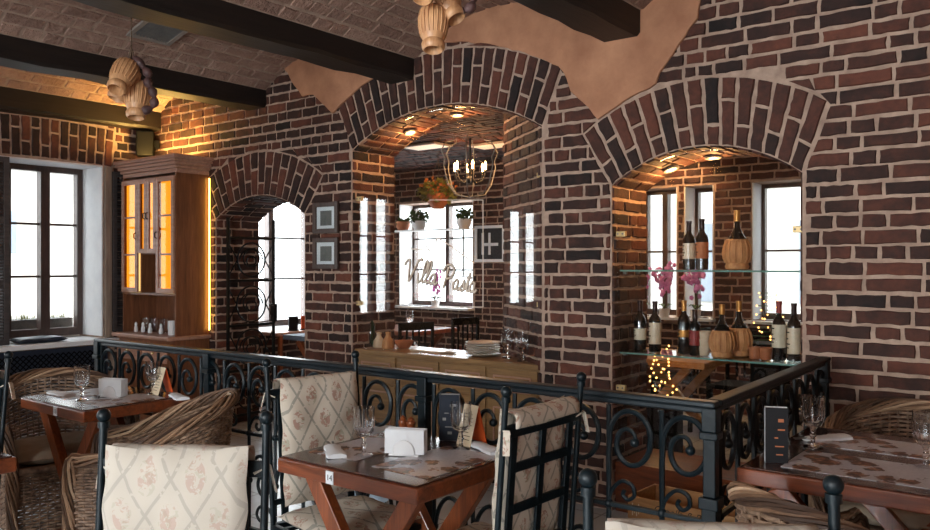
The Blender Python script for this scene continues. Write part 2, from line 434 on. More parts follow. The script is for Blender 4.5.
def brick(mb, fn, bl, br, tl, tr, b0, b1, d, tone, j=.004, b0r=None):
    """one brick: bottom edge bl..br at b0, top edge tl..tr at b1"""
    J = lambda: rng.uniform(-j, j)
    if b0r is None: b0r = b0
    n = 3 if max(br-bl, tr-tl) < .14 else 5
    out = []
    for i in range(n+1): out.append((bl+(br-bl)*i/n+J()*.8, b0+(b0r-b0)*i/n+J()))
    out.append(((br+tr)/2+J(), (b0r+b1)/2))
    for i in range(n+1): out.append((tr+(tl-tr)*i/n+J()*.8, b1+J()))
    out.append(((bl+tl)/2+J(), (b0+b1)/2))
    ca = sum(p[0] for p in out)/len(out); cb = sum(p[1] for p in out)/len(out)
    w = max(br-bl, tr-tl); h = b1-min(b0, b0r)
    ka = max(.3, 1-.012/w); kb = max(.3, 1-.012/h)
    inn = [(ca+(a-ca)*ka, cb+(b-cb)*kb) for a, b in out]
    dd = [d+rng.uniform(-.0015, .0015) for _ in out]
    N = len(out)
    vs = [fn(a, b, -.004) for a, b in out]+[fn(a, b, dd[i]) for i, (a, b) in enumerate(inn)]
    fs = [(i, (i+1) % N, N+(i+1) % N, N+i) for i in range(N)]+[tuple(range(N, 2*N))]
    mb.add(vs, fs, 0, tone)
def rnd_tone():
    return min(1, max(0, rng.gauss(.36, .16)))
def panel(mb, fn, a0, a1, b0, b1, ch=.081, mo=.015, region=None, d=.009, lens=((.235, .5), (.11, .28), (.17, .22)), tonef=rnd_tone, step=.006):
    nrow = max(1, round((b1-b0)/ch)); hh = (b1-b0)/nrow
    for r in range(nrow):
        z0 = b0+r*hh+mo/2+rng.uniform(-.003, .003); z1 = b0+(r+1)*hh-mo/2+rng.uniform(-.003, .003)
        def runs(z):
            if region is None: return [(a0, a1)]
            res = []; start = None; n = int((a1-a0)/step)
            for i in range(n+1):
                x = a0+(a1-a0)*i/n
                ok = not region(x, z)
                if ok and start is None: start = x
                if not ok and start is not None:
                    res.append((start, x)); start = None
            if start is not None: res.append((start, a1))
            return res
        R0, R1 = runs(z0), runs(z1)
        if len(R0) != len(R1):
            zm = [runs(z0+(z1-z0)*k/4) for k in range(5)]
            segs = []
            cut = max((m for m in zm), key=lambda m: len(m))
            for lo, hi in cut:
                segs.append((lo+.004, lo+.004, hi-.004, hi-.004))
        else:
            segs = [(p[0], q[0], p[1], q[1]) for p, q in zip(R0, R1)]
        x = a0-rng.uniform(0, .2)
        edges = []
        while x < a1:
            u = rng.random(); acc = 0
            for L, w in lens:
                acc += w
                if u <= acc: break
            L *= rng.uniform(.93, 1.08)
            edges.append((x, x+L)); x += L+mo
        if len(R0) != len(R1) and region is not None:
            # slivers resting on the back of an arch: the lower edge follows the ring
            def low(x):
                z = z0
                while z < z1 and region(x, z): z += .003
                return z
            for e0, e1 in edges:
                c0, c1 = max(e0, a0), min(e1, a1)
                for lb, lt, hb, ht in segs:
                    if lb <= c0 and c1 <= hb: c1 = c0
                    elif c0 < hb < c1: c0 = hb+mo
                    elif c0 < lb < c1: c1 = lb-mo
                if c1-c0 < .03: continue
                q0, q1, qm = low(c0), low(c1), low((c0+c1)/2)
                e = max(0, qm-(q0+q1)/2)
                if max(q0, q1)+e < z1-.016: brick(mb, fn, c0, c1, c0, c1, q0+e, z1, d, tonef(), b0r=q1+e)
        for lb, lt, hb, ht in segs:
            for e0, e1 in edges:
                bl, tl = max(e0, lb), max(e0, lt); br, tr = min(e1, hb), min(e1, ht)
                if br-bl < .018 and tr-tl < .018: continue
                if br <= bl: br = bl+.004
                if tr <= tl: tr = tl+.004
                brick(mb, fn, bl, br, tl, tr, z0, z1, d+rng.uniform(-.002, .004), tonef())

def ring(mb, A, fn, spacing=.082):
    """voussoirs one and a half bricks deep, laid radially"""
    L = 2*A.phi*A.R; n = round(L/spacing); th = 2*A.phi/n
    for i in range(n):
        t0 = -A.phi+i*th; t1 = t0+th
        g = .007/A.R
        cuts = [0, .245+rng.uniform(-.02, .02), A.th] if i % 2 else [0, .125+rng.uniform(-.02, .02), A.th]
        for q in range(2):
            r0 = A.R+cuts[q]+(.004 if q == 0 else .007); r1 = A.R+cuts[q+1]-(.004 if q == 1 else .007)
            def f2(a, b, d):
                be = -A.bl+(A.bl+A.br)*(b+A.phi)/(2*A.phi)
                return fn(A.cx+A.R*math.sin(b)+a*math.sin(be), A.cz+A.R*math.cos(b)+a*math.cos(be), d)
            # a: radial; b: angle. jitter is in metres for a and scaled for b
            def f3(a, b, d): return f2(a, t0+g+(b/.07)*(t1-t0-2*g), d)
            brick(mb, f3, r0-A.R, r1-A.R, r0-A.R, r1-A.R, 0, .07, .010+rng.uniform(-.002, .004), rnd_tone(), .004)

def slab_with_arches(mb, x0, x1, z1, y0, y1, arches, fn, mi=1):
    xs = set([x0, x1])
    for A in arches:
        n = 28
        for i in range(n+1): xs.add(A.x0+(A.x1-A.x0)*i/n)
    xs = sorted(xs)
    for xa, xb in zip(xs, xs[1:]):
        xm = (xa+xb)/2; za = zb = 0; hit = None
        for A in arches:
            if A.x0 < xm < A.x1: hit = A; za, zb = A.top(xa), A.top(xb)
        mb.add([fn(xa, y0, za), fn(xb, y0, zb), fn(xb, y0, z1), fn(xa, y0, z1),
                fn(xa, y1, za), fn(xb, y1, zb), fn(xb, y1, z1), fn(xa, y1, z1)],
               [(0, 1, 2, 3), (4, 5, 6, 7), (0, 1, 5, 4), (2, 3, 7, 6)], mi)
    for A in arches:
        for x in (A.x0, A.x1):
            mb.add([fn(x, y0, 0), fn(x, y1, 0), fn(x, y1, A.zs), fn(x, y0, A.zs)], [(0, 1, 2, 3)], mi)

ZT = 3.32
wall = MB()
slab_with_arches(wall, XL, 2.5, ZT, D, D+T, ARCHES, lambda x, y, z: Vector((x, y, z)))
front = lambda a, b, d: Vector((a, D-d, b))
reg = lambda x, z: any(A.inside(x, z, .012) for A in ARCHES)
panel(wall, front, -7.44, .8, 0, 3.20, region=reg)
for A in ARCHES: ring(wall, A, front)
# reveals
for A in ARCHES:
    panel(wall, lambda a, b, d, A=A: Vector((A.x0+d, D+a, b)), 0.005, T, 0, A.zs)
    if A is not A2:
        panel(wall, lambda a, b, d, A=A: Vector((A.x1-d, D+a, b)), 0.005, T, 0, A.zs)
    def sof(a, b, d, A=A):
        r = A.R-d
        return Vector((A.cx+r*math.sin(b/A.R), D+a, A.cz+r*math.cos(b/A.R)))
    panel(wall, sof, 0.005, T, -A.phi*A.R, A.phi*A.R)
# splayed right reveal of the middle arch
sx, sy = -2.80-.64, D+T-.005
dirv = Vector((sx+2.80, sy-D, 0)); SL = dirv.length; dirv.normalize(); nv = Vector((-dirv.y, dirv.x, 0))
if nv.y > 0: nv = -nv
wall.add([Vector((-2.80, D, 0)), Vector((sx, sy, 0)), Vector((-2.80, sy, 0)), Vector((-2.80, D, A2.zs)), Vector((sx, sy, A2.top(sx)+.01)), Vector((-2.80, sy, A2.zs)),
          ], [(0, 1, 4, 3), (1, 2, 5, 4), (0, 2, 5, 3)], 1)
def splay(a, b, d): return Vector((-2.80, D, b))+dirv*a+nv*d
panel(wall, splay, .01, SL, 0, 2.64, region=lambda a, b: b > A2.top(-2.80+dirv.x*a)-.004)
# extend mortar sheet of the splay up to the soffit
for k in range(12):
    a, b = SL*k/12, SL*(k+1)/12
    pa, pb = splay(a, 0, -.001), splay(b, 0, -.001)
    wall.add([pa+Vector((0, 0, 0)), pb, Vector((pb.x, pb.y, A2.top(pb.x))), Vector((pa.x, pa.y, A2.top(pa.x)))], [(0, 1, 2, 3)], 1)
W_BACK = struct(wall.build('wall_back', [M_BRICK, M_MORTAR]))

# plaster patches left on the brick
def patch(name, px, parent):
    poly = []
    base = [atY(u, v, D) for u, v in px]
    P = [(p.x, p.z) for p in base]
    fine = []
    for i in range(len(P)):
        a = P[i]; b = P[(i+1) % len(P)]
        n = max(1, int(math.hypot(b[0]-a[0], b[1]-a[1])/.05))
        for k in range(n):
            t = k/n; jit = .007 if k else 0
            fine.append((a[0]+(b[0]-a[0])*t+rng.uniform(-jit, jit)*1.5, min(3.3, a[1]+(b[1]-a[1])*t+rng.uniform(-jit, jit))))
    m = MB(); m.prism(fine, lambda a, b, d: Vector((a, D-d, b)), 0.0, .024)
    o = m.build(name, M_PLASTER, parent, bevel=.006)
    return o
patch('plaster_patch', [(284, 50), (283, 66), (290, 74), (296, 86), (304, 97), (315, 95), (323, 103), (334, 114), (346, 102), (365, 85), (385, 72), (403, 62), (419, 55), (424, 20), (330, 20)], W_BACK)
patch('plaster_patch', [(708, -14), (702, 0), (699, 19), (687, 36), (674, 55), (661, 73), (657, 84), (633, 97), (612, 111), (599, 120), (590, 108), (581, 100), (572, 92), (568, 79), (560, 67), (526, 53), (489, 44), (462, 42), (430, 45), (417, 48), (414, 20), (430, -40), (560, -60), (680, -60)], W_BACK)

# left (window) wall ------------------------------------------------------
WY0, WY1, WZ0, WZ1 = 2.72, 3.90, .79, 2.45
VY0, VY1 = .85, 1.60       # next window along, left of the frame
UY0, UY1 = -2.9, -1.85
lw = MB()
def lbox(m, y0, y1, z0, z1, x0=XL-.45, x1=XL): m.box(x0, x1, y0, y1, z0, z1, 1)
ops = [(UY0, UY1), (VY0, VY1), (WY0, WY1)]
ys = [-3.0]+[q for p in ops for q in p]+[D+T]
for i in range(0, len(ys), 2): lbox(lw, ys[i], ys[i+1], 0, ZT)
for a, b in ops:
    lbox(lw, a, b, 0, WZ0); lbox(lw, a, b, WZ1, ZT)
AL = Arch(2.66, 3.99, 2.445, 2.47, .36)
lf = lambda a, b, d: Vector((XL+d, a, b))
def lreg(y, z): return AL.inside(y, z, .012) or (WY0-.01 < y < WY1+.01 and z > WZ0-.04 and z < WZ1+.03)
panel(lw, lf, 2.0, D-.01, .1, 3.1, region=lreg)
ring(lw, AL, lf)
struct(lw.build('wall_left', [M_BRICK, M_MORTAR]))
rv = MB()       # white painted reveals and sill of the window
rv.box(XL-.42, XL+.004, WY1-.012, WY1, WZ0+.03, WZ1)
rv.box(XL-.42, XL+.004, WY0, WY0+.012, WZ0+.03, WZ1)
rv.box(XL-.42, XL+.004, WY0+.012, WY1-.012, WZ1-.012, WZ1)
struct(rv.build('trim_1', M_WHITE))
sl = MB(); sl.box(XL-.42, XL+.16, WY0-.9, WY1+.1, WZ0-.03, WZ0+.012)
struct(sl.build('trim_2', M_WHITE, bevel=.006))
ol = MB(); ol.box(XL-.78, XL-.451, WY0, WY1, .77, .82); struct(ol.build('trim_8', M_FACADE))
tr = MB(); tr.box(XL+.001, XL+.035, WY1+.012, WY1+.075, WZ0+.015, WZ1-.01)
struct(tr.build('trim_3', wood('weathered_trim_wood', srgb(116, 100, 88), srgb(160, 142, 126), .6, 2), bevel=.004))
bb = MB(); bb.box(XL, XL+.03, -3, 4.0, 0.0, .1)
struct(bb.build('baseboard_left', M_CAB, bevel=.004))

def window(n, fn, w, h, cols, rows, parent_name=None, fw=.055, mat=M_WINWOOD, cw=.07):
    """fn(a,b,d): a across 0..w, b up 0..h, d depth"""
    m = MB()
    def bx(a0, a1, b0, b1, d0, d1):
        pts = [fn(a, b, d) for a in (a0, a1) for b in (b0, b1) for d in (d0, d1)]
        m.add(pts, [(0, 1, 3, 2), (4, 6, 7, 5), (0, 4, 5, 1), (2, 3, 7, 6), (0, 2, 6, 4), (1, 5, 7, 3)])
    bx(0, fw, 0, h, -.04, .04); bx(w-fw, w, 0, h, -.04, .04); bx(fw, w-fw, 0, fw+.02, -.04, .04); bx(fw, w-fw, h-fw, h, -.04, .04)
    cwid = (w-2*fw)/cols
    for i in range(1, cols):
        c = fw+cwid*i; bx(c-cw/2, c+cw/2, fw+.02, h-fw, -.045, .045)
    fr = m.build('window_%d' % n, mat)
    struct(fr)
    mm = MB(); m = mm
    for i in range(cols):
        lo = fw+cwid*i+(cw/2 if i else 0); hi = fw+cwid*(i+1)-(cw/2 if i < cols-1 else 0)
        for r in range(1, rows):
            z = fw+.02+(h-2*fw-.02)*r/rows
            bx(lo, hi, z-.011, z+.011, -.02, .02)
    if rows > 1: mm.build('glazing_bar', mat, fr)
    g = MB(); m = g
    for i in range(cols):
        bx(fw+cwid*i+.004, fw+cwid*(i+1)-.004, fw+.024, h-fw-.004, -.003, .003)
    g.build('pane', M_PANE, fr)
    return fr
window(1, lambda a, b, d: Vector((XL-.40+d, WY0+.45+a, WZ0+.03+b)), WY1-.012-WY0-.45, WZ1-.012-WZ0-.03, 2, 3, cw=.085)
sd = MB(); sd.box(XL-.44, XL-.36, WY0+.012, WY0+.45, WZ0+.03, WZ1-.012)
struct(sd.build('trim_4', M_WINWOOD))

# floor, ceiling, plain walls --------------------------------------------
fl = MB(); fl.box(-8.2, 2.6, -3.1, 8.2, -.08, 0); struct(fl.build('floor', M_TILE))
wr = MB(); wr.box(2.5, 2.7, -3, D+T, 0, ZT); struct(wr.build('wall_right', M_PLASTER))
wn = MB()
for a, b in ((-7.9, -2.6), (-1.2, -.7), (.7, 1.1), (2.3, 2.7)): wn.box(a, b, -3.2, -3.0, 0, ZT)
for a, b in ((-2.6, -1.2), (-.7, .7), (1.1, 2.3)):
    wn.box(a, b, -3.2, -3.0, 0, .7); wn.box(a, b, -3.2, -3.0, 2.5, ZT)
struct(wn.build('wall_near', M_PLASTER))

BEAMS = [(-5.61, .26), (-3.90, .26), (-2.10, .26)]
ZB0, ZB1 = 2.86, 3.01
cl = MB()
bays = [(XL, -7.25, None), (-7.25, -5.87, 1), (-5.61, -4.16, 1), (-3.90, -2.36, 1), (-2.10, -.60, 1), (-.34, 1.1, 0), (1.1, 2.5, 0)]
def vault(x0, x1):
    c = (x1-x0)/2; h = .24; R = (c*c+h*h)/(2*h); return (x0+x1)/2, ZB1+h-R, R, math.asin(c/R)
def ctone(): return min(1, max(0, rng.gauss(.5, .12)))
for x0, x1, k in bays:
    if k is None:
        cl.box(x0, x1, -3, D, ZB1, ZT, 1); continue
    cx, cz, R, ph = vault(x0, x1); n = 14
    for i in range(n):
        t0, t1 = -ph+2*ph*i/n, -ph+2*ph*(i+1)/n
        p = [(cx+R*math.sin(t), cz+R*math.cos(t)) for t in (t0, t1)]
        cl.add([Vector((p[0][0], -3, p[0][1])), Vector((p[1][0], -3, p[1][1])), Vector((p[1][0], D, p[1][1])), Vector((p[0][0], D, p[0][1])),
                Vector((p[0][0], -3, ZT)), Vector((p[1][0], -3, ZT)), Vector((p[1][0], D, ZT)), Vector((p[0][0], D, ZT))],
               [(0, 1, 2, 3), (4, 5, 6, 7), (0, 1, 5, 4), (2, 3, 7, 6), (0, 3, 7, 4), (1, 2, 6, 5)], 1)
    if k:
        fnv = lambda a, b, d, cx=cx, cz=cz, R=R: Vector((cx+(R-d)*math.sin(b/R), a, cz+(R-d)*math.cos(b/R)))
        panel(cl, fnv, -.3, D-.01, -ph*R, ph*R, ch=.105, mo=.017, d=.007, lens=((.25, .7), (.12, .3)), tonef=ctone)
for bx_, w in BEAMS+[(-.34, .26)]: cl.box(bx_-w, bx_, -3, D, ZB1, ZT, 1)
struct(cl.build('ceiling', [M_CBRICK, M_CMORTAR]))

def beam(x0, x1, lab, z0=ZB0, z1=ZB1, y1=D-.012):
    n = 40; m = MB(); vs = []; fs = []
    for i in range(n+1):
        y = -3+(y1+3)*i/n
        j = lambda: mnoise.noise(Vector((x0*3, y*1.6, len(vs)*.37)))*.012
        for (x, z, c) in ((x0, z1+.004, 0), (x1, z1+.004, 0), (x1, z0+.02, 1), (x1-.02, z0, 1), (x0+.02, z0, 1), (x0, z0+.02, 1)):
            vs.append((x+(j() if c else 0), y, z+(j() if c else 0)))
    for i in range(n):
        for k in range(6):
            l = (k+1) % 6
            fs.append((i*6+k, i*6+l, (i+1)*6+l, (i+1)*6+k))
    fs.append((0, 1, 2, 3, 4, 5)); fs.append(tuple(n*6+k for k in range(6)))
    m.add(vs, fs)
    o = m.build('ceiling_beam', M_BEAM, smooth=35)
    return tag(o, lab, 'beam', 'dark ceiling beams')
beam(-7.45+.002, -7.25, 'dark ceiling beam along the window wall, above the shutters and display cabinet', 2.83)
beam(-5.87, -5.61, 'dark ceiling beam ending on the brick above the small gated arch')
beam(-4.16, -3.90, 'dark ceiling beam ending at the left shoulder of the widest arch')
beam(-2.36, -2.10, 'dark ceiling beam ending on tan plaster between the two glazed arches')

# back room ----------------------------------------------------------------
YF = 8.0
fw_ = MB()
FW = [(-7.38, -6.12), (-3.92, -3.42), (-3.34, -3.03), (-2.64, -1.80)]
FZ0, FZ1 = .95, 2.32
xs = [-7.9]+[q for p in FW for q in p]+[2.7]
for i in range(0, len(xs), 2): fw_.box(xs[i], xs[i+1], YF, YF+.4, 0, ZT, 1)
for a, b in FW:
    fw_.box(a, b, YF, YF+.4, 0, FZ0, 1); fw_.box(a, b, YF, YF+.4, FZ1, ZT, 1)
panel(fw_, lambda a, b, d: Vector((a, YF-d, b)), -7.44, .4, .0, 2.74, region=lambda x, z: any(a-.01 < x < b+.01 and FZ0-.01 < z < FZ1+.01 for a, b in FW))
struct(fw_.build('wall_far', [M_BRICK, M_MORTAR]))
GY0, GY1 = 5.55, 6.75
l2 = MB()
l2.box(XL-.45, XL, D+T, GY0, 0, ZT, 1); l2.box(XL-.45, XL, GY1, YF+.4, 0, ZT, 1)
l2.box(XL-.45, XL, GY0, GY1, 0, .74, 1); l2.box(XL-.45, XL, GY0, GY1, 2.4, ZT, 1)
panel(l2, lambda a, b, d: Vector((XL+d, a, b)), D+T, YF, .0, 2.74, region=lambda y, z: GY0-.01 < y < GY1+.01 and .73 < z < 2.41)
struct(l2.build('wall_left', [M_BRICK, M_MORTAR]))
r2 = MB(); r2.box(2.5, 2.7, D+T, YF+.4, 0, ZT); struct(r2.build('wall_right', M_PLASTER))
c2 = MB(); c2.box(-7.9, 2.7, D+T-.02, YF+.4, 2.76, 2.9, 1)
panel(c2, lambda a, b, d: Vector((a, D+T+b, 2.76-d)), -7.4, .4, 0, YF-D-T, ch=.085, tonef=lambda: min(1, max(0, rng.gauss(.3, .2))))
struct(c2.build('ceiling', [M_BRICK, M_MORTAR]))
window(2, lambda a, b, d: Vector((XL-.36+d, GY0+.02+a, .76+b)), GY1-GY0-.04, 1.62, 2, 3)
for i, (a, b) in enumerate(FW):
    wn_ = window(3+i, lambda p, q, d, a=a: Vector((a+.004+p, YF+.3+d, FZ0+.004+q)), b-a-.008, FZ1-FZ0-.008, 1 if b-a < .5 else 2, 2 if i else 3, fw=.04, cw=.06)
rv2 = MB()
for y in (GY0, GY1-.012): rv2.box(XL-.32, XL+.004, y, y+.012, .74, 2.4)
rv2.box(XL-.32, XL+.12, GY0-.05, GY1+.05, .73, .755)
struct(rv2.build('trim_5', M_WHITE))
rv3 = MB()
for a, b in FW:
    for x in (a, b-.010): rv3.box(x, x+.010, YF-.002, YF+.26, FZ0+.004, FZ1-.004)
    rv3.box(a-.03, b+.03, YF-.14, YF+.26, FZ0-.022, FZ0+.003)
struct(rv3.build('trim_6', M_WHITE))

# outside ------------------------------------------------------------------
for k_, (a, b) in enumerate(((UY0, UY1), (VY0, VY1))):
    window(7+k_, lambda p, q, d, a=a: Vector((XL-.12+d, a+.004+p, WZ0+.004+q)), b-a-.008, WZ1-WZ0-.008, 2, 3, cw=.085)
for k_, (a, b) in enumerate(((-2.6, -1.2), (-.7, .7), (1.1, 2.3))):  # unseen near-wall windows, put in for fill light
    window(9+k_, lambda p, q, d, a=a: Vector((a+.004+p, -3.06+d, .704+q)), b-a-.008, 1.792, 2, 3, cw=.085)
gr = MB(); gr.box(-34, -7.95, -8, 24, -.5, -.1); gr.box(-7.95, 20, 8.45, 24, -.5, -.1)
struct(gr.build('ground', simple('street_paving', srgb(150, 150, 150), srgb(130, 130, 132), .9, 3)))
def building(x0, x1, y0, y1, h, face, lab, wins, roof=True):
    b = thing('building', lab, 'building', ((x0+x1)/2, (y0+y1)/2, -.1))
    m = MB(); m.box(-(x1-x0)/2, (x1-x0)/2, -(y1-y0)/2, (y1-y0)/2, 0, h); m.build('wall', M_FACADE, b)
    for (a, z, w, hh) in wins:
        m = MB()
        if face == 'x': m.box((x1-x0)/2-.02, (x1-x0)/2+.03, a-w/2, a+w/2, z, z+hh)
        else: m.box(a-w/2, a+w/2, -(y1-y0)/2-.03, -(y1-y0)/2+.02, z, z+hh)
        m.build('window', M_DARKGLASS, b)
    if roof:
        m = MB(); p = .5
        m.add([(-(x1-x0)/2-p, -(y1-y0)/2-p, h), ((x1-x0)/2+p, -(y1-y0)/2-p, h), ((x1-x0)/2+p, (y1-y0)/2+p, h), (-(x1-x0)/2-p, (y1-y0)/2+p, h), (0, -(y1-y0)/4, h+1.6), (0, (y1-y0)/4, h+1.6)],
              [(0, 1, 2, 3), (0, 1, 4), (1, 2, 5, 4), (2, 3, 5), (3, 0, 4, 5)])
        m.build('roof', M_ROOF, b)
    return b
building(-27, -22, -4, 16, 4.4, 'x', 'low pale building with a grey roof outside the left window', [(-5+i*2.6, 1.9, .8, 1.1) for i in range(5)])
building(-9, 6, 15, 20, 9, 'y', 'pale street facade with grey windows behind the right glazed arch', [(-6+i*1.9, z, .8, 1.5) for i in range(7) for z in (.9, 3.6, 6.2)], False)
# ================================================================== RAILING
def scroll_pts():
    """one big C-scroll: rises from the baluster, arches over and spirals in"""
    up = [(0.0, .70), (0.0, .80), (.004, .86)]
    pts = list(up); cx, cz = .083, .855
    for i in range(0, 46):
        th = PI-i*(PI*2.9/45)
        f = i/45
        r = .080*(1-f)**.75+.018
        if i < 15: r = .080
        pts.append((cx+r*math.cos(th)*1.0, cz+.0-(.0 if i < 15 else (f-.33)*.02)+r*math.sin(th)*1.35))
    return pts
def railing(name, p0, p1, lab, posts, zt=1.03, nunit=20, mat=M_IRON, endballs=()):
    p0 = Vector((p0[0], p0[1], 0)); p1 = Vector((p1[0], p1[1], 0))
    L = (p1-p0).length; ang = math.atan2(p1.y-p0.y, p1.x-p0.x)
    t = thing(name, lab, 'railing', p0, ang)
    m = MB(); m.box(-.02, L+.02, -.028, .028, zt-.022, zt); m.box(-.01, L+.01, -.012, .012, zt-.045, zt-.022)
    m.build('handrail', M_HANDRAIL if mat is M_IRON else M_IRONR, t, bevel=.006)
    m = MB(); m.box(0, L, -.012, .012, .09, .115); m.box(0, L, -.01, .01, .60, .618)
    m.build('lower_rail', mat, t, bevel=.003)
    for x in posts:
        m = MB()
        s_ = .026
        m.box(x-s_, x+s_, -s_, s_, .02, .66); m.box(x-s_-.008, x+s_+.008, -s_-.008, s_+.008, .66, .70)
        m.box(x-s_+.004, x+s_-.004, -s_+.004, s_-.004, .70, .90); m.box(x-s_-.006, x+s_+.006, -s_-.006, s_+.006, .90, .925); m.box(x-s_, x+s_, -s_, s_, .925, zt-.022)
        m.box(x-.05, x+.05, -.05, .05, 0, .02)
        m.build('post', mat, t, bevel=.004)
    w = L/nunit
    # one unit, then copies
    b = MB(); b.tube([(0, 0, .1), (0, 0, .5), (0, 0, .86), (0, 0, .98)], .0095, 6)
    b.sphere((0, 0, .61), .018, 7); b.sphere((0, 0, .36), .02, 7)
    s = MB(); k = w/.2
    sp = scroll_pts()
    s.tube([(x*k, 0, z) for x, z in sp], [.0105]*(len(sp)-14)+[.0105-.0003*i for i in range(14)], 6)
    s.sphere((sp[-1][0]*k, 0, sp[-1][1]), .018, 7)
    c = [(.0, .62), (.012, .66), (.05, .70), (.09, .69), (.098, .655), (.075, .635), (.055, .65), (.062, .668)]
    s.tube([(x*k, 0, z) for x, z in smooth_path([(a, b_, 0) for a, b_ in c], 4) for _ in (0,)] if False else [(q.x*k, 0, q.y) for q in smooth_path([(a, b_, 0) for a, b_ in c], 4)], .008, 6)
    c = [(.0, .12), (.004, .34), (.03, .45), (.085, .50), (.145, .46), (.165, .38), (.14, .31), (.095, .30), (.07, .34), (.08, .385), (.105, .385)]
    s.tube([(q.x*k, 0, q.y) for q in smooth_path([(a, b_, 0) for a, b_ in c], 4)], .0095, 6)
    c = [(.19, .12), (.175, .2), (.13, .245), (.08, .23), (.06, .19), (.085, .16), (.11, .175)]
    s.tube([(q.x*k, 0, q.y) for q in smooth_path([(a, b_, 0) for a, b_ in c], 4)], .008, 6)
    for i in range(nunit):
        if i == 0:
            o1 = b.build('baluster', mat, t, smooth=50); o2 = s.build('scroll', mat, t, smooth=50)
        else:
            o1 = ob.copy(); COL.objects.link(o1); o2 = os_.copy(); COL.objects.link(o2)
        o1.location = (w*i+.03, 0, 0); o2.location = (w*i+.03, 0, 0)
        if i == 0: ob, os_ = o1, o2
    return t
RC = (-1.03, 2.70); RL = (-5.01, 2.60)
railing('iron_railing', RL, RC, 'long black-green wrought iron scroll railing in front of the three arches', [.0, 1.15, 2.70, 3.98], nunit=19)
railing('iron_railing', (-1.035, 2.76), (-1.075, 4.37), 'short black iron side railing running back to the brick wall beside the right table', [1.60], nunit=8, mat=M_IRONR)

# ================================================================== DINING TABLES
def dining_table(x0, x1, y0, y1, h, lab, plate=None):
    t = thing('dining_table', lab, 'table', ((x0+x1)/2, (y0+y1)/2, 0), 0, 'red-brown wooden restaurant tables')
    hx, hy = (x1-x0)/2, (y1-y0)/2
    m = MB(); m.box(-hx, hx, -hy, hy, h-.062, h-.006); m.build('apron_edge', M_TABLE, t, bevel=.006)
    m = MB(); m.box(-hx+.012, hx-.012, -hy+.012, hy-.012, h-.006, h); m.build('tabletop', M_TABLETOP, t, bevel=.002)
    for sy in (-1, 1):
        y = sy*(hy-.11)
        for sx in (-1, 1):
            m = MB()
            a = Vector((sx*(hx-.12), y+sx*.024, h-.062)); b = Vector((-sx*(hx-.12), y+sx*.024, .004))
            m.bar(a, b, .044, .085, 0, (0, 1, 0)) if False else m.bar(a, b, .085, .044, 0, (0, 1, 0))
            # trim the foot flat
            m.v = [(p[0], p[1], max(0.0, min(h-.063, p[2]))) for p in m.v]
            m.build('leg', M_LEG, t, bevel=.004)
    m = MB(); m.box(-.028, .028, -hy+.15, hy-.15, .36, .43); m.build('stretcher', M_LEG, t, bevel=.004)
    if plate:
        px, txt = plate
        m = MB(); m.box(px-.019, px+.019, -hy-.004, -hy-.0005, h-.058, h-.012)
        q = m.build('number_plate', M_PAPERW, t); q['label'] = 'small white number plate on the table edge'
        text_mesh(txt, 'lettering', M_INK, q, .03, Matrix.Translation((px, -hy-.0046, h-.045)) @ Matrix.Rotation(PI/2, 4, 'X'))
    return t
def text_mesh(txt, name, mat, parent, size, M, extrude=.0004, shear=0, align='CENTER', spacing=1.0):
    cu = bpy.data.curves.new(name, 'FONT'); cu.body = txt; cu.size = size; cu.extrude = extrude
    cu.align_x = align; cu.shear = shear; cu.space_character = spacing
    tmp = bpy.data.objects.new(name, cu); COL.objects.link(tmp)
    dg = bpy.context.evaluated_depsgraph_get(); dg.update()
    me = bpy.data.meshes.new_from_object(tmp.evaluated_get(dg))
    bpy.data.objects.remove(tmp); bpy.data.curves.remove(cu)
    me.transform(M); me.materials.clear(); me.materials.append(mat)
    o = bpy.data.objects.new(name, me); COL.objects.link(o)
    if parent: o.parent = parent
    return o
TL = (-4.68, -3.97, 1.98, 2.57); TM = (-2.45, -1.74, 1.97, 2.61); TR = (-1.0, -.12, 2.86, 3.78)
ZTL, ZTM, ZTR = .77, .77, .78
dining_table(*TL, ZTL, 'red-brown table with a number plate and two wicker armchairs, left of the picture', (.06, '13'))
dining_table(*TM, ZTM, 'red-brown table with number plate 14, between two fabric covered iron chairs', (-.06, '14'))
dining_table(*TR, ZTR, 'wide dark table in the corner between side railing and brick wall')
dining_table(-4.0, -3.24, .72, 1.36, .77, 'dark table cut off by the left edge of the picture')

# ================================================================== TABLEWARE
def goblet(loc, lab, h=.185, grp='glass goblets on the tables'):
    t = thing('goblet', lab, 'glass', loc, 0, grp)
    k = h/.185
    pr = [(.034, 0), (.034, .004), (.012, .010), (.0075, .018), (.0085, .034), (.013, .042), (.0085, .050), (.008, .06), (.012, .070), (.026, .078), (.035, .095), (.039, .12), (.040, .150), (.0415, .185)]
    inn = [(.039, .185), (.0375, .150), (.036, .12), (.031, .097), (.018, .084), (.0001, .080)]
    m = MB(); m.lathe([(r*k, z*k) for r, z in pr+inn], 20); m.build('bowl', M_GOBLET, t, smooth=40)
    m = MB()
    for i in range(10):     # pressed facets of the bowl
        a = 2*PI*i/10
        m.tube([((r+.0008)*k*math.cos(a), (r+.0008)*k*math.sin(a), z*k) for r, z in pr[9:13]], .0022*k, 5)
    m.build('facet', M_GOBLET, t, smooth=60)
    return t
def on(u, v, z): p = atZ(u, v, z); return Vector((p.x, p.y, z+.001))
goblet(on(82, 400, ZTL), 'goblet at the front edge of the left table, beside the napkin holder')
goblet(on(153, 394, ZTL), 'goblet next to the menu card at the back of the left table')
goblet(on(364, 456, ZTM), 'goblet on the middle table, left of the white napkin holder')
goblet(on(461, 449, ZTM), 'goblet on the middle table in front of the dark menu booklet')
goblet(on(813, 447, ZTR), 'goblet on the right table beside the standing dark menu', .2)
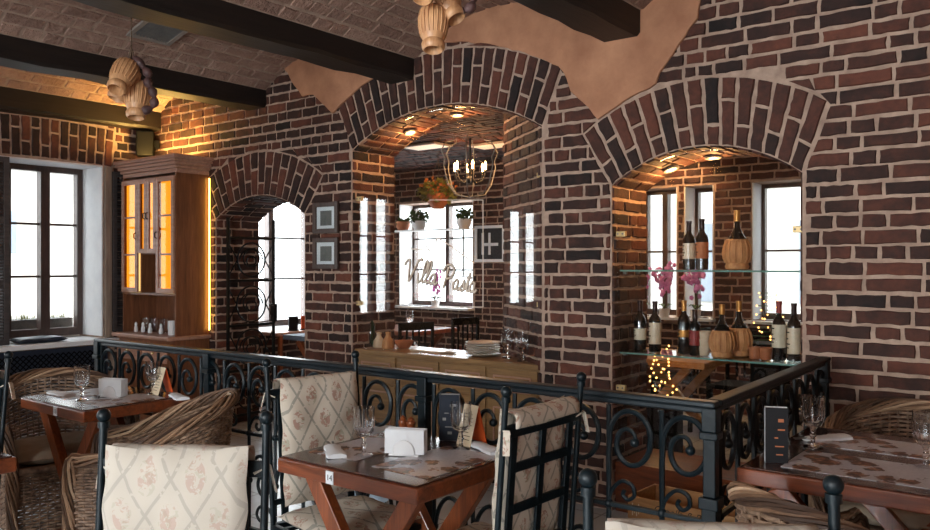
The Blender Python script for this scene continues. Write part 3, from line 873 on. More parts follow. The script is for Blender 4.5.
goblet(on(926, 468, ZTR), 'goblet cut by the right edge of the picture, on the right table', .2)

def napkin_holder(loc, rz, lab):
    t = thing('napkin_holder', lab, 'napkin holder', loc, rz, 'white napkin holders')
    def half(w, h): return [(-w/2, 0)]+[(w/2*math.cos(PI-PI*i/14), h*.35+h*.65*math.sin(PI*i/14)) for i in range(15)]+[(w/2, 0)]
    m = MB(); m.box(-.06, .06, -.032, .032, 0, .008)
    m.prism(half(.085, .062), lambda a, b, d: Vector((a, d, b)), -.032, -.026); m.prism(half(.085, .062), lambda a, b, d: Vector((a, d, b)), .026, .032)
    m.build('holder', M_CERAMIC, t, smooth=40, bevel=.002)
    m = MB()
    for i in range(7): m.box(-.078, .078, -.024+i*.007, -.0185+i*.007, .008, .100+rng.uniform(-.002, .002), M=Matrix.Rotation(rng.uniform(-.02, .02), 4, 'Z'))
    m.build('napkin_stack', M_PAPERW, t)
    return t
napkin_holder(on(113, 397, ZTL), .35, 'white napkin holder on the left table')
napkin_holder(on(406, 455, ZTM), .42, 'white napkin holder on the middle table')

def placemat(x, y, z, rz, lab, w=.36, d=.25):
    m = MB(); n = 8
    m.box(-w/2, w/2, -d/2, d/2, 0, .0012)
    o = m.build('placemat', M_MAT); o.location = (x, y, z+.0006); o.rotation_euler = (0, 0, rz)
    return tag(o, lab, 'placemat', 'printed paper placemats')
placemat(-4.50, 2.28, ZTL, PI/2+.03, 'printed paper placemat on the left table, by the far wicker armchair')
placemat(-4.13, 2.27, ZTL, PI/2-.03, 'printed paper placemat on the left table, by the near wicker armchair')
placemat(-2.285, 2.27, ZTM, PI/2+.04, 'printed paper placemat on the middle table, left of the napkin holder')
placemat(-1.91, 2.28, ZTM, PI/2-.02, 'printed paper placemat on the middle table, in front of the grid-backed chair', .42, .27)
placemat(-.60, 3.52, ZTR, .0, 'printed paper placemat at the back of the right table', .56, .28)
placemat(-.57, 3.10, ZTR, .0, 'printed paper placemat at the front of the right table', .60, .32)

def cutlery(loc, rz, lab, L=.2):
    t = thing('cutlery_set', lab, 'cutlery', loc, rz, 'napkin-wrapped cutlery sets')
    m = MB()
    pts = [(-L/2+L*i/8, 0, .011+.001*math.sin(i*2)) for i in range(9)]
    m.tube(pts, [.012, .018, .019, .017, .018, .02, .021, .022, .02], 8, flat=1.9)
    m.v = [(p[0], p[1], max(.0, p[2]*.62)) for p in m.v]
    m.build('napkin', M_PAPERW, t, smooth=60)
    m = MB(); m.bar((-L/2-.05, -.006, .012), (L/2-.1, -.004, .015), .010, .003); m.bar((-L/2-.045, .012, .012), (L/2-.1, .006, .015), .009, .003)
    m.build('knife_and_fork', M_GREY, t, bevel=.001)
    return t
cutlery(on(60, 395, ZTL), .1, 'napkin and cutlery at the left end of the left table')
cutlery(on(178, 398, ZTL), -.3, 'napkin and cutlery in front of the menu card on the left table')
cutlery(on(334, 453, ZTM), -.62, 'napkin and cutlery at the left end of the middle table')
cutlery(on(486, 450, ZTM), -.42, 'napkin and cutlery beside the tent card on the middle table')
cutlery(on(826, 440, ZTR), .9, 'napkin and cutlery behind the goblet on the right table')

def tent_card(loc, rz, h, w, lab, ma, mb_, nm='tent_card', cat='menu card', grp='standing menu cards', spread=.045, lean=0):
    t = thing(nm, lab, cat, loc, rz, grp)
    m = MB(); m.add([(-w/2, -spread, 0), (w/2, -spread, 0), (w/2, 0, h), (-w/2, 0, h), (-w/2, -spread+.003, 0), (w/2, -spread+.003, 0), (w/2, .003, h), (-w/2, .003, h)],
          [(0, 1, 2, 3), (4, 5, 6, 7), (0, 1, 5, 4), (1, 2, 6, 5), (2, 3, 7, 6), (3, 0, 4, 7)])
    a = m.build('front_panel', ma, t)
    m = MB(); m.add([(-w/2, spread, 0), (w/2, spread, 0), (w/2, 0, h), (-w/2, 0, h), (-w/2, spread+.003, 0), (w/2, spread+.003, 0), (w/2, .003, h), (-w/2, .003, h)],
          [(0, 1, 2, 3), (4, 5, 6, 7), (0, 1, 5, 4), (1, 2, 6, 5), (2, 3, 7, 6), (3, 0, 4, 7)])
    b = m.build('back_panel', mb_, t)
    a['label'] = 'front panel'; b['label'] = 'back panel'
    return t, a
def lines(parent, w, h, spread, rows, mat, seed):
    r = random.Random(seed); m = MB()
    for i in range(rows):
        z = h*(.15+.7*i/rows); y = -spread*(1-z/h)-.0012
        L = w*r.uniform(.4, .75)
        m.box(-L/2, L/2, y-.0004, y, z, z+h*.018)
    m.build('printed_lines', mat, parent)
t, a = tent_card(on(166, 393, ZTL)+Vector((.01, -.03, 0)), -.1, .15, .085, 'cream and orange tent card beside a goblet on the left table', M_CREAM, M_ORANGE); lines(a, .085, .15, .045, 7, M_ROPE, 1)
t, a = tent_card(on(476, 443, ZTM)+Vector((0, -.03, 0)), -.22, .16, .085, 'cream and orange tent card on the middle table by the grid-backed chair', M_CREAM, M_ORANGE); lines(a, .085, .16, .045, 8, M_ROPE, 2)
def booklet(loc, rz, lab, w, h, dp, mats, mark):
    t = thing('menu_booklet', lab, 'menu', loc, rz, 'standing dark menus')
    m = MB(); m.box(-w/2, w/2, -dp/2, -dp/2+.003, 0, h); m.build('cover', mats[0], t)
    m = MB(); m.box(-w/2, w/2, dp/2-.003, dp/2, 0, h); m.box(-w/2, -w/2+.003, -dp/2+.003, dp/2-.003, 0, h); m.build('back_cover', mats[1], t)
    m = MB(); m.box(-w/2+.004, w/2-.003, -dp/2+.004, dp/2-.004, .004, h-.002); m.build('page_block', M_PAPERW, t)
    m = MB(); r = random.Random(mark)
    for i in range(5):
        z = h*(.14+.15*i); L = w*r.uniform(.15, .4); x = r.uniform(-w*.25, w*.25)
        m.box(x-L/2, x+L/2, -dp/2-.0006, -dp/2, z, z+h*r.choice((.025, .06, .02)))
    m.build('printed_picture', mats[2], t)
    return t
booklet(on(456, 438, ZTM)+Vector((.0, -.04, 0)), .55, 'dark blue menu booklet standing at the back of the middle table', .085, .19, .05, (M_BLUECARD, M_DARKCARD, M_GREY), 3)
booklet(on(768, 463, ZTR)+Vector((.02, .03, 0)), .42, 'black standing menu with pictures at the left end of the right table', .078, .2, .03, (M_DARKCARD, M_PAPERW, M_CROCK), 5)
for i, (u, v) in enumerate(((403, 434), (416, 434))):
    p = on(u, v, ZTM); p.y = min(p.y, 2.56)
    t = thing('pepper_mill', ['brown wooden mill behind the napkin holder, the left one of two', 'brown wooden mill behind the napkin holder, the right one of two'][i], 'mill', p, 0, 'small wooden mills')
    m = MB(); m.lathe([(.02, 0), (.022, .006), (.016, .025), (.018, .04), (.021, .05)], 16); m.build('body', M_LEG, t, smooth=40)
    m = MB(); m.lathe([(.021, .051), (.019, .058), (.012, .062), (.014, .07), (.001, .08)], 16); m.build('knob', M_LEG, t, smooth=40)

# ================================================================== IRON CHAIRS
def iron_chair(name, lab, loc, rz, cat='chair', lean=.05, fab=None):
    FB = fab or M_FABRIC
    t = thing(name, lab, cat, loc, rz, 'iron chairs with floral covers')
    W = .222
    def y_at(z): return -.20-(max(0, z-.45))*lean*1.6
    for sx in (-1, 1):
        m = MB(); m.tube([(sx*W, -.19, .0), (sx*W, -.20, .45), (sx*W, y_at(.8), .8), (sx*W, y_at(1.08), 1.08)], .0105, 8)
        m.build('back_post', M_IRON, t, smooth=50)
        m = MB(); m.sphere((sx*W, y_at(1.09), 1.098), .0185, 10); m.tube([(sx*W, y_at(1.07), 1.065), (sx*W, y_at(1.08), 1.082)], .015, 8)
        m.build('finial', M_IRON, t, smooth=50)
        m = MB(); m.tube([(sx*W, .20, 0), (sx*W, .20, .44)], .0105, 8); m.build('leg', M_IRON, t, smooth=50)
    m = MB()
    m.box(-W, W, .185, .215, .425, .447); m.box(-W, W, -.215, -.185, .425, .447)
    m.box(-W-.012, -W+.012, -.185, .185, .425, .447); m.box(W-.012, W+.012, -.185, .185, .425, .447)
    for k in range(4): m.box(-W, W, -.14+k*.09, -.115+k*.09, .43, .444)
    m.build('seat_frame', M_IRON, t, bevel=.003)
    m = MB()
    def fb(x0, x1, z0, z1, hw=.016):
        m.bar((x0, y_at(z0), z0), (x1, y_at(z1), z1), hw*2, .012, 0, (0, 1, 0))
    for x in (-.165, 0, .165): fb(x, x, .47, .97)
    for z in (.55, .70, .84): fb(-.165, .165, z, z)
    fb(-W, W, .965, .965, .022); fb(-W, W, .53, .53, .012)
    fb(-.18, -.1, .965, .985); fb(-.1, .1, .985, .985, .022); fb(.1, .18, .985, .965)
    m.build('back_grid', M_IRON, t, bevel=.003)
    ang = math.atan(lean*1.6)
    m = MB(); MM = Matrix.Translation((0, y_at(.79)+.047, .775)) @ Matrix.Rotation(ang, 4, 'X')
    pad(m, .380, .515, .062, M=MM, seed=loc[0], wr=.008, sag=.012)
    m.build('back_cushion', FB, t, smooth=80)
    # the cover is folded over the top bar and hangs a little way down behind
    m = MB()
    for q in range(2):
        vs = []; n = 14; kk = 7
        for i in range(n+1):
            x = -.186+.372*i/n
            for j in range(kk+1):
                th = PI*min(1, j/4); drop = max(0, j-4)*.012
                y = y_at(1.0)+.012+.034*math.cos(th); z = 1.012+.016*math.sin(th)-drop+mnoise.noise(Vector((x*9, j*.3, loc[1])))*.006
                vs.append((x, y, z-(.004 if q else 0)))
        if q == 0: m.add(vs, [(i*(kk+1)+j, (i+1)*(kk+1)+j, (i+1)*(kk+1)+j+1, i*(kk+1)+j+1) for i in range(n) for j in range(kk)])
    o = m.build('cover_flap', FB, t, smooth=80)
    sol = o.modifiers.new('solid', 'SOLIDIFY'); sol.thickness = .004
    for sx in (-1, 1):      # ties at the corners
        m = MB(); m.bar((sx*(W-.03), y_at(.95)+.006, .955), (sx*(W+.006), y_at(.95)-.016, .975), .022, .004); m.bar((sx*(W+.006), y_at(.95)-.018, .972), (sx*(W+.02), y_at(.9)-.03, .90), .022, .004)
        m.build('tie', FB, t)
    m = MB(); pad(m, .43, .42, .055, M=Matrix.Translation((0, .015, .476)) @ Matrix.Rotation(-PI/2, 4, 'X'), seed=loc[1]+3, wr=.007)
    m.build('seat_cushion', FB, t, smooth=80)
    return t
# rotation: local +Y is the way the chair faces
def face(dx, dy): return math.atan2(dy, dx)-PI/2
def chair_at(mid, fx, fy, name, lab, fab=None):
    f = Vector((fx, fy, 0)).normalized()
    loc = Vector((mid[0], mid[1], 0))+f*.245
    return iron_chair(name, lab, loc, face(f.x, f.y), fab=fab)
chair_at((-1.455, 2.30), -1, .04, 'iron_chair', 'iron chair seen from behind with black grid back, right of the middle table')
chair_at((-2.63, 2.31), .98, -.15, 'iron_chair', 'iron chair with brown-rose lattice cover behind the left end of the middle table')
chair_at((-1.89, 1.21), .56, -.83, 'iron_chair', 'large iron chair with a faded cream cover, in front of the left table', M_OVERLIT)
chair_at((-.555, 1.445), .53, -.85, 'iron_chair', 'nearest iron chair, only ball-topped posts and cover top showing at the bottom', M_OVERLIT)
chair_at((-4.03, 1.555), 0, -1, 'iron_chair', 'iron chair whose post alone shows at the left edge of the picture')

# ================================================================== WICKER ARMCHAIRS
def wicker_mesh():
    path = smooth_path([(-.30, .30, 0), (-.315, .12, 0), (-.31, -.06, 0), (-.24, -.24, 0), (-.1, -.325, 0), (0, -.335, 0), (.1, -.325, 0), (.24, -.24, 0), (.31, -.06, 0), (.315, .12, 0), (.30, .30, 0)], 11)
    n = len(path); ss = [0]
    for a, b in zip(path, path[1:]): ss.append(ss[-1]+(b-a).length)
    Lp = ss[-1]
    def hgt(s):
        f = abs(s/Lp-.5)*2
        return .62+.215*max(0, math.cos(min(1, f/.82)*PI/2))**1.2
    nrm = []
    for i in range(n):
        d = path[min(i+1, n-1)]-path[max(i-1, 0)]; d.normalize(); nrm.append(Vector((d.y, -d.x, 0)))
    def P(i, z):
        flare = .05*max(0, (z-.4)/.45)
        return path[i]+nrm[i]*flare+Vector((0, 0, z))
    w = MB(); N = 38; sp = .036
    for k in range(N):
        pts = []; rr = []
        for i in range(n):
            z = .07+(hgt(ss[i])-.09)*k/(N-1)
            o = .0058*math.sin(PI*ss[i]/sp+k*PI)
            pts.append(P(i, z)+nrm[i]*o)
        w.tube(pts, .0078, 5, tone=rng.random())
    nst = int(Lp/sp)
    for q in range(nst+1):
        s = q*sp+sp/2
        i = min(range(n), key=lambda k: abs(ss[k]-s))
        w.tube([P(i, .05+(hgt(ss[i])-.06)*k/5) for k in range(6)], .0055, 5)
    r = MB()
    top = [P(0, .04+(.58-.04)*k/14)+Vector((0, .012, 0)) for k in range(14)]
    rim = [P(i, hgt(ss[i])) for i in range(n)]
    end = [P(n-1, .58-(.58-.04)*k/13)+Vector((0, .012, 0)) for k in range(14)]
    pth = smooth_path(top[:-1]+rim[1:-1:2]+end[1:], 3)
    for s_ in range(14):
        pts = []
        acc = 0
        for i, p in enumerate(pth):
            if i: acc += (p-pth[i-1]).length
            d = pth[min(i+1, len(pth)-1)]-pth[max(i-1, 0)]; d.normalize()
            up = Vector((0, 0, 1)) if abs(d.z) < .8 else Vector((0, 1, 0))
            e1 = d.cross(up).normalized(); e2 = e1.cross(d)
            a = 2*PI*s_/14+acc*9+.4*math.sin(acc*7+s_)
            pts.append(p+(e1*math.cos(a)+e2*math.sin(a))*(.024+.004*math.sin(acc*9+s_*2)))
        r.tube(pts, .0068, 5, tone=rng.random())
    f = MB(); M_ = 20
    for k in range(M_):
        z = .07+.32*k/(M_-1)
        f.tube([(-.285+.57*i/40, .30+.0055*math.sin(PI*(.57*i/40)/sp+k*PI), z) for i in range(41)], .0078, 5)
    for q in range(16): f.tube([(-.28+q*.0373, .30, .05), (-.28+q*.0373, .30, .4)], .0055, 5)
    f.tube([(-.29, .305, .40), (.29, .305, .40)], .02, 7)
    s = MB(); poly = [(p.x*.93, p.y*.93) for p in path]
    s.prism(poly, lambda a, b, d: Vector((a, b, d)), .37, .40)
    c = MB(); pad(c, .53, .54, .085, M=Matrix.Translation((0, .0, .445)) @ Matrix.Rotation(-PI/2, 4, 'X'), p=7, seed=5)
    return w, r, f, s, c
WM = wicker_mesh()
def wicker(lab, loc, fx, fy):
    t = thing('wicker_armchair', lab, 'armchair', loc, face(fx, fy), 'wicker armchairs')
    WM[0].build('woven_shell', M_WICK, t, smooth=60); WM[1].build('braided_rim', M_WICKR, t, smooth=60)
    WM[2].build('woven_front', M_WICK, t, smooth=60); WM[3].build('seat_board', M_WICK, t); WM[4].build('seat_cushion', M_SEATPAD, t, smooth=80)
    return t
wk = wicker('wicker armchair at the far end of the left table, facing the room', (-4.70, 2.22, 0), .97, -.25)
copy_thing(wk, Vector((-3.66, 2.17, 0)), face(-.62, -.78), 'wicker armchair turned away, between the left table and the faded cream chair')
copy_thing(wk, Vector((-.63, 3.93, 0)), face(.08, -1), 'wicker armchair against the brick wall, behind the right table')
copy_thing(wk, Vector((-.50, 2.60, 0)), face(.5, .86), 'wicker armchair in front of the right table, behind the nearest iron chair')
# ================================================================== DISPLAY CABINET
CX0, CX1, CY0, CY1 = -7.34, -6.43, 4.04, 4.385
t = thing('display_cabinet', 'tall carved wooden display cabinet with amber lit glass doors, standing in the corner', 'cabinet', ((CX0+CX1)/2, (CY0+CY1)/2, 0))
hx = (CX1-CX0)/2; hy = (CY1-CY0)/2; W = 2*hx
m = MB(); th = .022
m.box(hx-th, hx, -hy, hy, .86, 2.33); m.box(-hx, -hx+th, -hy, hy, .86, 2.33)
m.box(-hx+th, hx-th, hy-.012, hy, .86, 2.33)
for z in (1.24, 2.31): m.box(-hx+th, hx-th, -hy, hy-.012, z-.02, z)
m.box(-hx+.31*W, -hx+.31*W+.02, -hy+.02, hy-.012, 1.24, 2.29); m.box(-hx+.66*W, -hx+.66*W+.02, -hy+.02, hy-.012, 1.24, 2.29)
m.box(-hx+.31*W+.02, -hx+.66*W, -hy+.02, hy-.012, 1.60, 1.62)
m.build('carcass', M_CAB, t, bevel=.003)
m = MB()
for k, (o, z0, z1) in enumerate(((.0, 2.33, 2.37), (.018, 2.37, 2.40), (.035, 2.40, 2.43), (.055, 2.43, 2.455), (.07, 2.455, 2.49))):
    m.box(-hx-min(o, .05), hx+o, -hy-o, hy, z0, z1)
m.build('cornice', M_CABX, t, bevel=.008, seg=3)
m = MB(); m.box(-hx-.03, hx+.03, -hy-.10, hy, .825, .86); m.build('ledge', M_CABX, t, bevel=.008)
m = MB(); m.box(-hx, hx, -hy-.06, hy, .06, .825); m.box(-hx+.03, hx-.03, -hy-.03, hy, 0, .06); m.build('base_unit', M_CAB, t, bevel=.004)
for k in range(2):
    m = MB(); x0 = -hx+.04+k*(hx-.02); x1 = x0+hx-.06
    m.box(x0, x1, -hy-.078, -hy-.06, .62, .79)
    d = m.build('drawer', M_CABX, t, bevel=.005)
    m = MB(); m.sphere(((x0+x1)/2, -hy-.088, .705), .012, 8); m.build('knob', M_BRASS, d, smooth=50)
def glazed_door(x0, x1, z0, z1, bars, hside, nm='door'):
    m = MB(); f = .042; y0, y1 = -hy-.02, -hy-.001
    m.box(x0, x0+f, y0, y1, z0, z1); m.box(x1-f, x1, y0, y1, z0, z1); m.box(x0+f, x1-f, y0, y1, z0, z0+f); m.box(x0+f, x1-f, y0, y1, z1-f, z1)
    for i in range(1, bars+1):
        z = z0+(z1-z0)*i/(bars+1); m.box(x0+f, x1-f, y0+.003, y1-.003, z-.009, z+.009)
    d = m.build(nm, M_CABX, t, bevel=.003)
    m = MB(); m.box(x0+f, x1-f, -hy-.012, -hy-.008, z0+f, z1-f); m.build('pane', M_AMBER, d)
    m = MB(); hxp = x1-.02 if hside > 0 else x0+.02
    m.tube([(hxp, -hy-.02, (z0+z1)/2-.03), (hxp, -hy-.04, (z0+z1)/2-.02), (hxp, -hy-.04, (z0+z1)/2+.02), (hxp, -hy-.02, (z0+z1)/2+.03)], .005, 6); m.build('handle', M_IRONR, d, smooth=50)
glazed_door(-hx+.012, -hx+.31*W+.012, 1.245, 2.30, 2, 1)
glazed_door(-hx+.66*W+.008, hx-.012, 1.245, 2.30, 2, -1)
glazed_door(-hx+.31*W+.016, -hx+.485*W+.008, 1.61, 2.30, 0, 1)
glazed_door(-hx+.485*W+.012, -hx+.66*W+.004, 1.61, 2.30, 0, -1)
for x, z0, y1 in ((-hx+th, 1.245, hy-.02), (-hx+.66*W+.02, 1.245, hy-.02), (-hx+.31*W+.02, 1.625, -hy+.16)):
    m = MB(); m.box(x+.0005, x+.012, -hy+.03, y1, z0, 2.285); m.build('amber_light_panel', M_LITSIDE, t)  # glowing sheet stands in for the side wall lit by the LEDs
m = MB()
for x in (-.2, .2): m.box(x-.15, x+.15, -.03, .03, 2.491, 2.503)
m.build('top_light_strip', emit('top_led', (1, .6, .16, 1), 40), t)
def dish(nm, lab, loc, prof, mat, grp, n=16):
    o = thing(nm, lab, {'jar': 'jar'}.get(nm, nm.replace('_', ' ')), loc, 0, grp) if False else None
    m = MB(); m.lathe(prof, n); o = m.build(nm, mat, smooth=40); o.location = loc
    return tag(o, lab, nm.replace('_', ' '), grp)
bx, by = (CX0+CX1)/2, (CY0+CY1)/2
m = MB()
for i in range(9): m.lathe([(.03, i*.022), (.055, i*.022+.012), (.052, i*.022+.016), (.03, i*.022+.004)], 18)
o = m.build('bowl_stack', M_CERAMIC, smooth=40); o.location = (bx+.04, by-.02, 1.241); tag(o, 'stack of small white bowls in the open niche of the display cabinet', 'bowls')
SHK = [(.016, 0), (.02, .01), (.018, .04), (.011, .06), (.014, .075), (.008, .088), (.001, .094)]
TUM = [(.024, 0), (.03, .01), (.034, .09), (.032, .09), (.028, .012), (.001, .008)]
MUG = [(.03, 0), (.034, .004), (.034, .13), (.032, .13), (.031, .012), (.001, .01)]
shl = ['white shaker at the left end of the cabinet shelf', 'white shaker next to the leftmost one on the cabinet shelf', 'white shaker between two tumblers on the cabinet shelf', 'white shaker right of the tumblers on the cabinet shelf']
for i, u in enumerate((136, 141, 150, 159)):
    p = atY(u, 330, 4.10); dish('shaker', shl[i], (p.x, 4.10+.02*(i % 2), .861), SHK, M_CERAMIC, 'shakers on the cabinet shelf')
tml = ['glass tumbler left of centre on the cabinet shelf', 'glass tumbler in the centre of the cabinet shelf', 'glass tumbler furthest right of three on the cabinet shelf']
for i, u in enumerate((146, 154, 164)):
    p = atY(u, 330, 4.2); dish('tumbler', tml[i], (p.x, 4.2, .861), [(a*1.25, b*1.4) for a, b in TUM], M_GOBLET, 'tumblers on the cabinet shelf')
p = atY(172, 330, 4.1); dish('beer_mug', 'tall pale mug at the right end of the cabinet shelf', (p.x, 4.1, .861), MUG, M_CERAMIC, None)
# light rope beside the cabinet
m = MB(); m.tube([(-6.405, 4.365, z*.1) for z in range(9, 24)], .008, 6)
o = m.build('light_rope', M_LED); tag(o, 'yellow light rope running up the brick beside the display cabinet', 'light strip')
# loudspeaker above the cabinet
t = thing('loudspeaker', 'small black loudspeaker in the corner above the display cabinet', 'speaker', (-7.33, 4.27, 2.57), -.6)
m = MB(); m.box(-.09, .09, -.08, .08, 0, .24); m.build('enclosure', M_BLACK, t, bevel=.012)
m = MB(); m.lathe([(.062, 0), (.055, .006), (.03, -.004), (.001, .004)], 18, Matrix.Translation((0, -.08, .1)) @ Matrix.Rotation(PI/2, 4, 'X')); m.build('cone', M_IRONR, t, smooth=40)
m = MB(); m.box(-.02, .02, .08, .13, .08, .16); m.build('bracket', M_BLACK, t)

# ================================================================== SHUTTERS, SILL, RADIATOR GRILLE
def shutter(lab, y0, y1, z0, z1, x, rot=0):
    t = thing('louvered_shutter', lab, 'shutter', (x, y0, z0), rot, 'louvered shutters')
    w = y1-y0; h = z1-z0; m = MB(); f = .045
    m.box(0, .032, 0, f, 0, h); m.box(0, .032, w-f, w, 0, h)
    for z in (0, h/3-f/2, 2*h/3-f/2, h-f): m.box(0, .032, f, w-f, z, z+f)
    m.build('frame', M_SHUTTER, t, bevel=.003)
    m = MB(); n = int(h/.028)
    for i in range(n):
        z = .05+(h-.1)*i/n
        m.bar((.016, f, z), (.016, w-f, z), .032, .005, 0, (.55, 0, 1))
    m.build('louvers', M_SHUTTER, t)
shutter('louvered shutter right of the left window, half hidden by the display cabinet', 3.98, 4.36, .86, 2.40, XL+.012)
shutter('louvered shutter left of the left window, cut by the picture edge', 2.40, 3.02, .81, 2.43, XL+.02, -.12)
t = thing('radiator_grille', 'dark lattice radiator grille under the white window sill', 'radiator grille', (XL+.012, 0, 0))
m = MB(); y0, y1 = 2.62, 3.93
m.box(0, .03, y0, y1, .10, .14); m.box(0, .03, y0, y1, .70, .74); m.box(0, .03, y0, y0+.04, .14, .70); m.box(0, .03, y1-.04, y1, .14, .70); m.build('frame', M_DARKBLUE, t, bevel=.003)
m = MB(); m.box(.0, .006, y0+.04, y1-.04, .14, .70); m.build('backing', M_DARKBLUE, t)
m = MB()
for i in range(-10, 26):
    for s in (1, -1):
        a = y0+.04+i*.05; b = a+.56
        if s < 0: a, b = b, a
        za, zb = .14, .70
        def clipy(a, za, b, zb):
            lo, hi = y0+.04, y1-.04
            if max(a, b) < lo or min(a, b) > hi: return None
            def at(y): return za+(zb-za)*(y-a)/(b-a)
            a2 = min(max(a, lo), hi); b2 = min(max(b, lo), hi)
            return (a2, at(a2), b2, at(b2))
        q = clipy(a, za, b, zb)
        if q and abs(q[0]-q[2]) > .01: m.bar((.012, q[0], q[1]), (.012, q[2], q[3]), .008, .006, 0, (1, 0, 0))
m.build('lattice', M_BLACK, t)
m = MB(); pad(m, .42, .24, .05, M=Matrix.Translation((0, 0, .03)) @ Matrix.Rotation(-PI/2, 4, 'X'), seed=2)
o = m.build('sill_cushion', M_DARKBLUE, smooth=80); o.location = (XL-.03, 3.32, WZ0+.009); o.rotation_euler = (0, 0, PI/2); tag(o, 'flat dark blue cushion on the white sill of the left window', 'cushion')
# planter outside the window
t = thing('planter', 'planter of short grass outside the left window', 'planter', (XL-.62, 3.45, .82))
m = MB(); m.box(-.1, .1, -.5, .42, 0, .16); m.build('trough', M_GREY, t, bevel=.004)
m = MB()
for i in range(260):
    x, y = rng.uniform(-.09, .09), rng.uniform(-.48, .40); h = rng.uniform(.04, .11); a = rng.uniform(0, 6.3)
    m.add([(x+.004*math.cos(a), y+.004*math.sin(a), .15), (x-.004*math.cos(a), y-.004*math.sin(a), .15), (x+rng.uniform(-.02, .02), y+rng.uniform(-.03, .03), .15+h)], [(0, 1, 2)])
g = m.build('grass', M_LEAFY, t); g['kind'] = 'stuff'

# ================================================================== LEFT ARCH: GATE, PICTURES
t = thing('iron_gate', 'tall wrought iron gate of ring scrolls, standing open inside the small left arch', 'gate', (-6.27, 4.46, 0), PI/2+.03)
m = MB(); GW, GH = .56, 1.94
m.box(0, .025, -.012, .012, .05, GH); m.box(GW-.025, GW, -.012, .012, .05, GH)
for z in (.08, .50, .92, 1.34, 1.74): m.box(.025, GW-.025, -.010, .010, z, z+.025)
m.build('frame', M_IRONR, t, bevel=.003)
for k, z in enumerate((.30, .72, 1.13, 1.55)):
    m = MB(); R = .17 if k < 3 else .16
    for cx_ in (.28,):
        m.tube([(cx_+R*math.cos(2*PI*i/36), 0, z+R*math.sin(2*PI*i/36)) for i in range(36)], .008, 6, closed=True)
    for sx in (1, -1):
        pts = [(.28+sx*(.025+.11*(1-i/26))*math.cos(i*.33), 0, z+(.02+.10*(1-i/26))*math.sin(i*.33)) for i in range(27)]
        m.tube(pts, .0065, 6)
        m.tube([(.28+sx*R, 0, z), (.28+sx*.255, 0, z+.14)], .006, 6); m.tube([(.28+sx*R, 0, z), (.28+sx*.255, 0, z-.14)], .006, 6)
    m.build('ring_scroll', M_IRONR, t, smooth=50)
m = MB(); m.box(GW-.03, GW+.01, -.03, .03, .95, 1.12); m.build('lock_plate', M_IRONR, t, bevel=.004)
m = MB(); q = atY(299, 272, D+.20); m.box(-.035, -.001, -.06, .06, -.11, .11)
o = m.build('latch_box', M_BLACK, bevel=.006); o.location = (A1.x1-.012, D+.22, q.z); tag(o, 'small black latch box on the right side of the small left arch', 'latch box')
def picture(u0, v0, u1, v1, lab):
    a, b = atY(u0, v0, D-.02), atY(u1, v1, D-.02)
    t = thing('picture_frame', lab, 'picture', ((a.x+b.x)/2, D-.016, (a.z+b.z)/2), 0, 'framed pictures on the brick pillar')
    w, h = (b.x-a.x)/2, (a.z-b.z)/2; f = .038
    m = MB(); m.box(-w, -w+f, -.024, .0, -h, h); m.box(w-f, w, -.024, .0, -h, h); m.box(-w+f, w-f, -.024, .0, -h, -h+f); m.box(-w+f, w-f, -.024, .0, h-f, h); m.build('frame', M_WINWOOD, t, bevel=.004)
    m = MB(); m.box(-w+f, w-f, -.008, -.002, -h+f, h-f); m.build('mount', M_PAPERW, t)
    m = MB(); m.box(-w*.45, w*.45, -.0095, -.008, -h*.5, h*.45); m.build('print', M_GREY, t)
    m = MB(); m.box(-w+f, w-f, -.014, -.012, -h+f, h-f); m.build('glass', M_PANE, t)
picture(314, 203, 339, 233, 'upper small dark-framed picture on the pillar beside the small left arch')
picture(314, 238, 339, 269, 'lower small dark-framed picture on the pillar beside the small left arch')

# ================================================================== MIDDLE ARCH: SIDEBOARD, GLASS PANEL, DISHES
SX0, SX1 = A2.x0+.03, -2.84
CT = .845
t = thing('sideboard', 'long ochre wooden sideboard with moulded panels, standing in the widest arch', 'sideboard', ((SX0+SX1)/2, D+.03, 0))
w = (SX1-SX0)/2
m = MB(); bk = .42
m.add([(-w, 0, .05), (w, 0, .05), (w-.46, bk, .05), (-w, bk, .05), (-w, 0, CT-.03), (w, 0, CT-.03), (w-.46, bk, CT-.03), (-w, bk, CT-.03)], [(0, 1, 2, 3), (4, 5, 6, 7), (0, 1, 5, 4), (1, 2, 6, 5), (2, 3, 7, 6), (3, 0, 4, 7)])
m.build('carcass', M_SIDEB, t, bevel=.004)
m = MB()
m.add([(-w-.015, -.02, CT-.03), (w, -.02, CT-.03), (w-.46, bk, CT-.03), (-w-.015, bk, CT-.03), (-w-.015, -.02, CT), (w, -.02, CT), (w-.46, bk, CT), (-w-.015, bk, CT)], [(0, 1, 2, 3), (4, 5, 6, 7), (0, 1, 5, 4), (1, 2, 6, 5), (2, 3, 7, 6), (3, 0, 4, 7)])
m.build('worktop', M_SIDEB, t, bevel=.004)
nd = 4
for k in range(nd):
    x0 = -w+2*w*k/nd+.012; x1 = -w+2*w*(k+1)/nd-.012
    for nm, z0, z1 in (('drawer', .60, .80), ('door', .08, .585)):
        m = MB(); m.box(x0, x1, -.014, -.001, z0, z1)
        d = m.build(nm, M_SIDEB, t, bevel=.004)
        m = MB(); e = .045; y0, y1 = -.022, -.014
        m.box(x0+e, x1-e, y0, y1, z0+e, z0+e+.012); m.box(x0+e, x1-e, y0, y1, z1-e-.012, z1-e); m.box(x0+e, x0+e+.012, y0, y1, z0+e+.012, z1-e-.012); m.box(x1-e-.012, x1-e, y0, y1, z0+e+.012, z1-e-.012)
        m.build('moulding', M_CABX, d, bevel=.003)
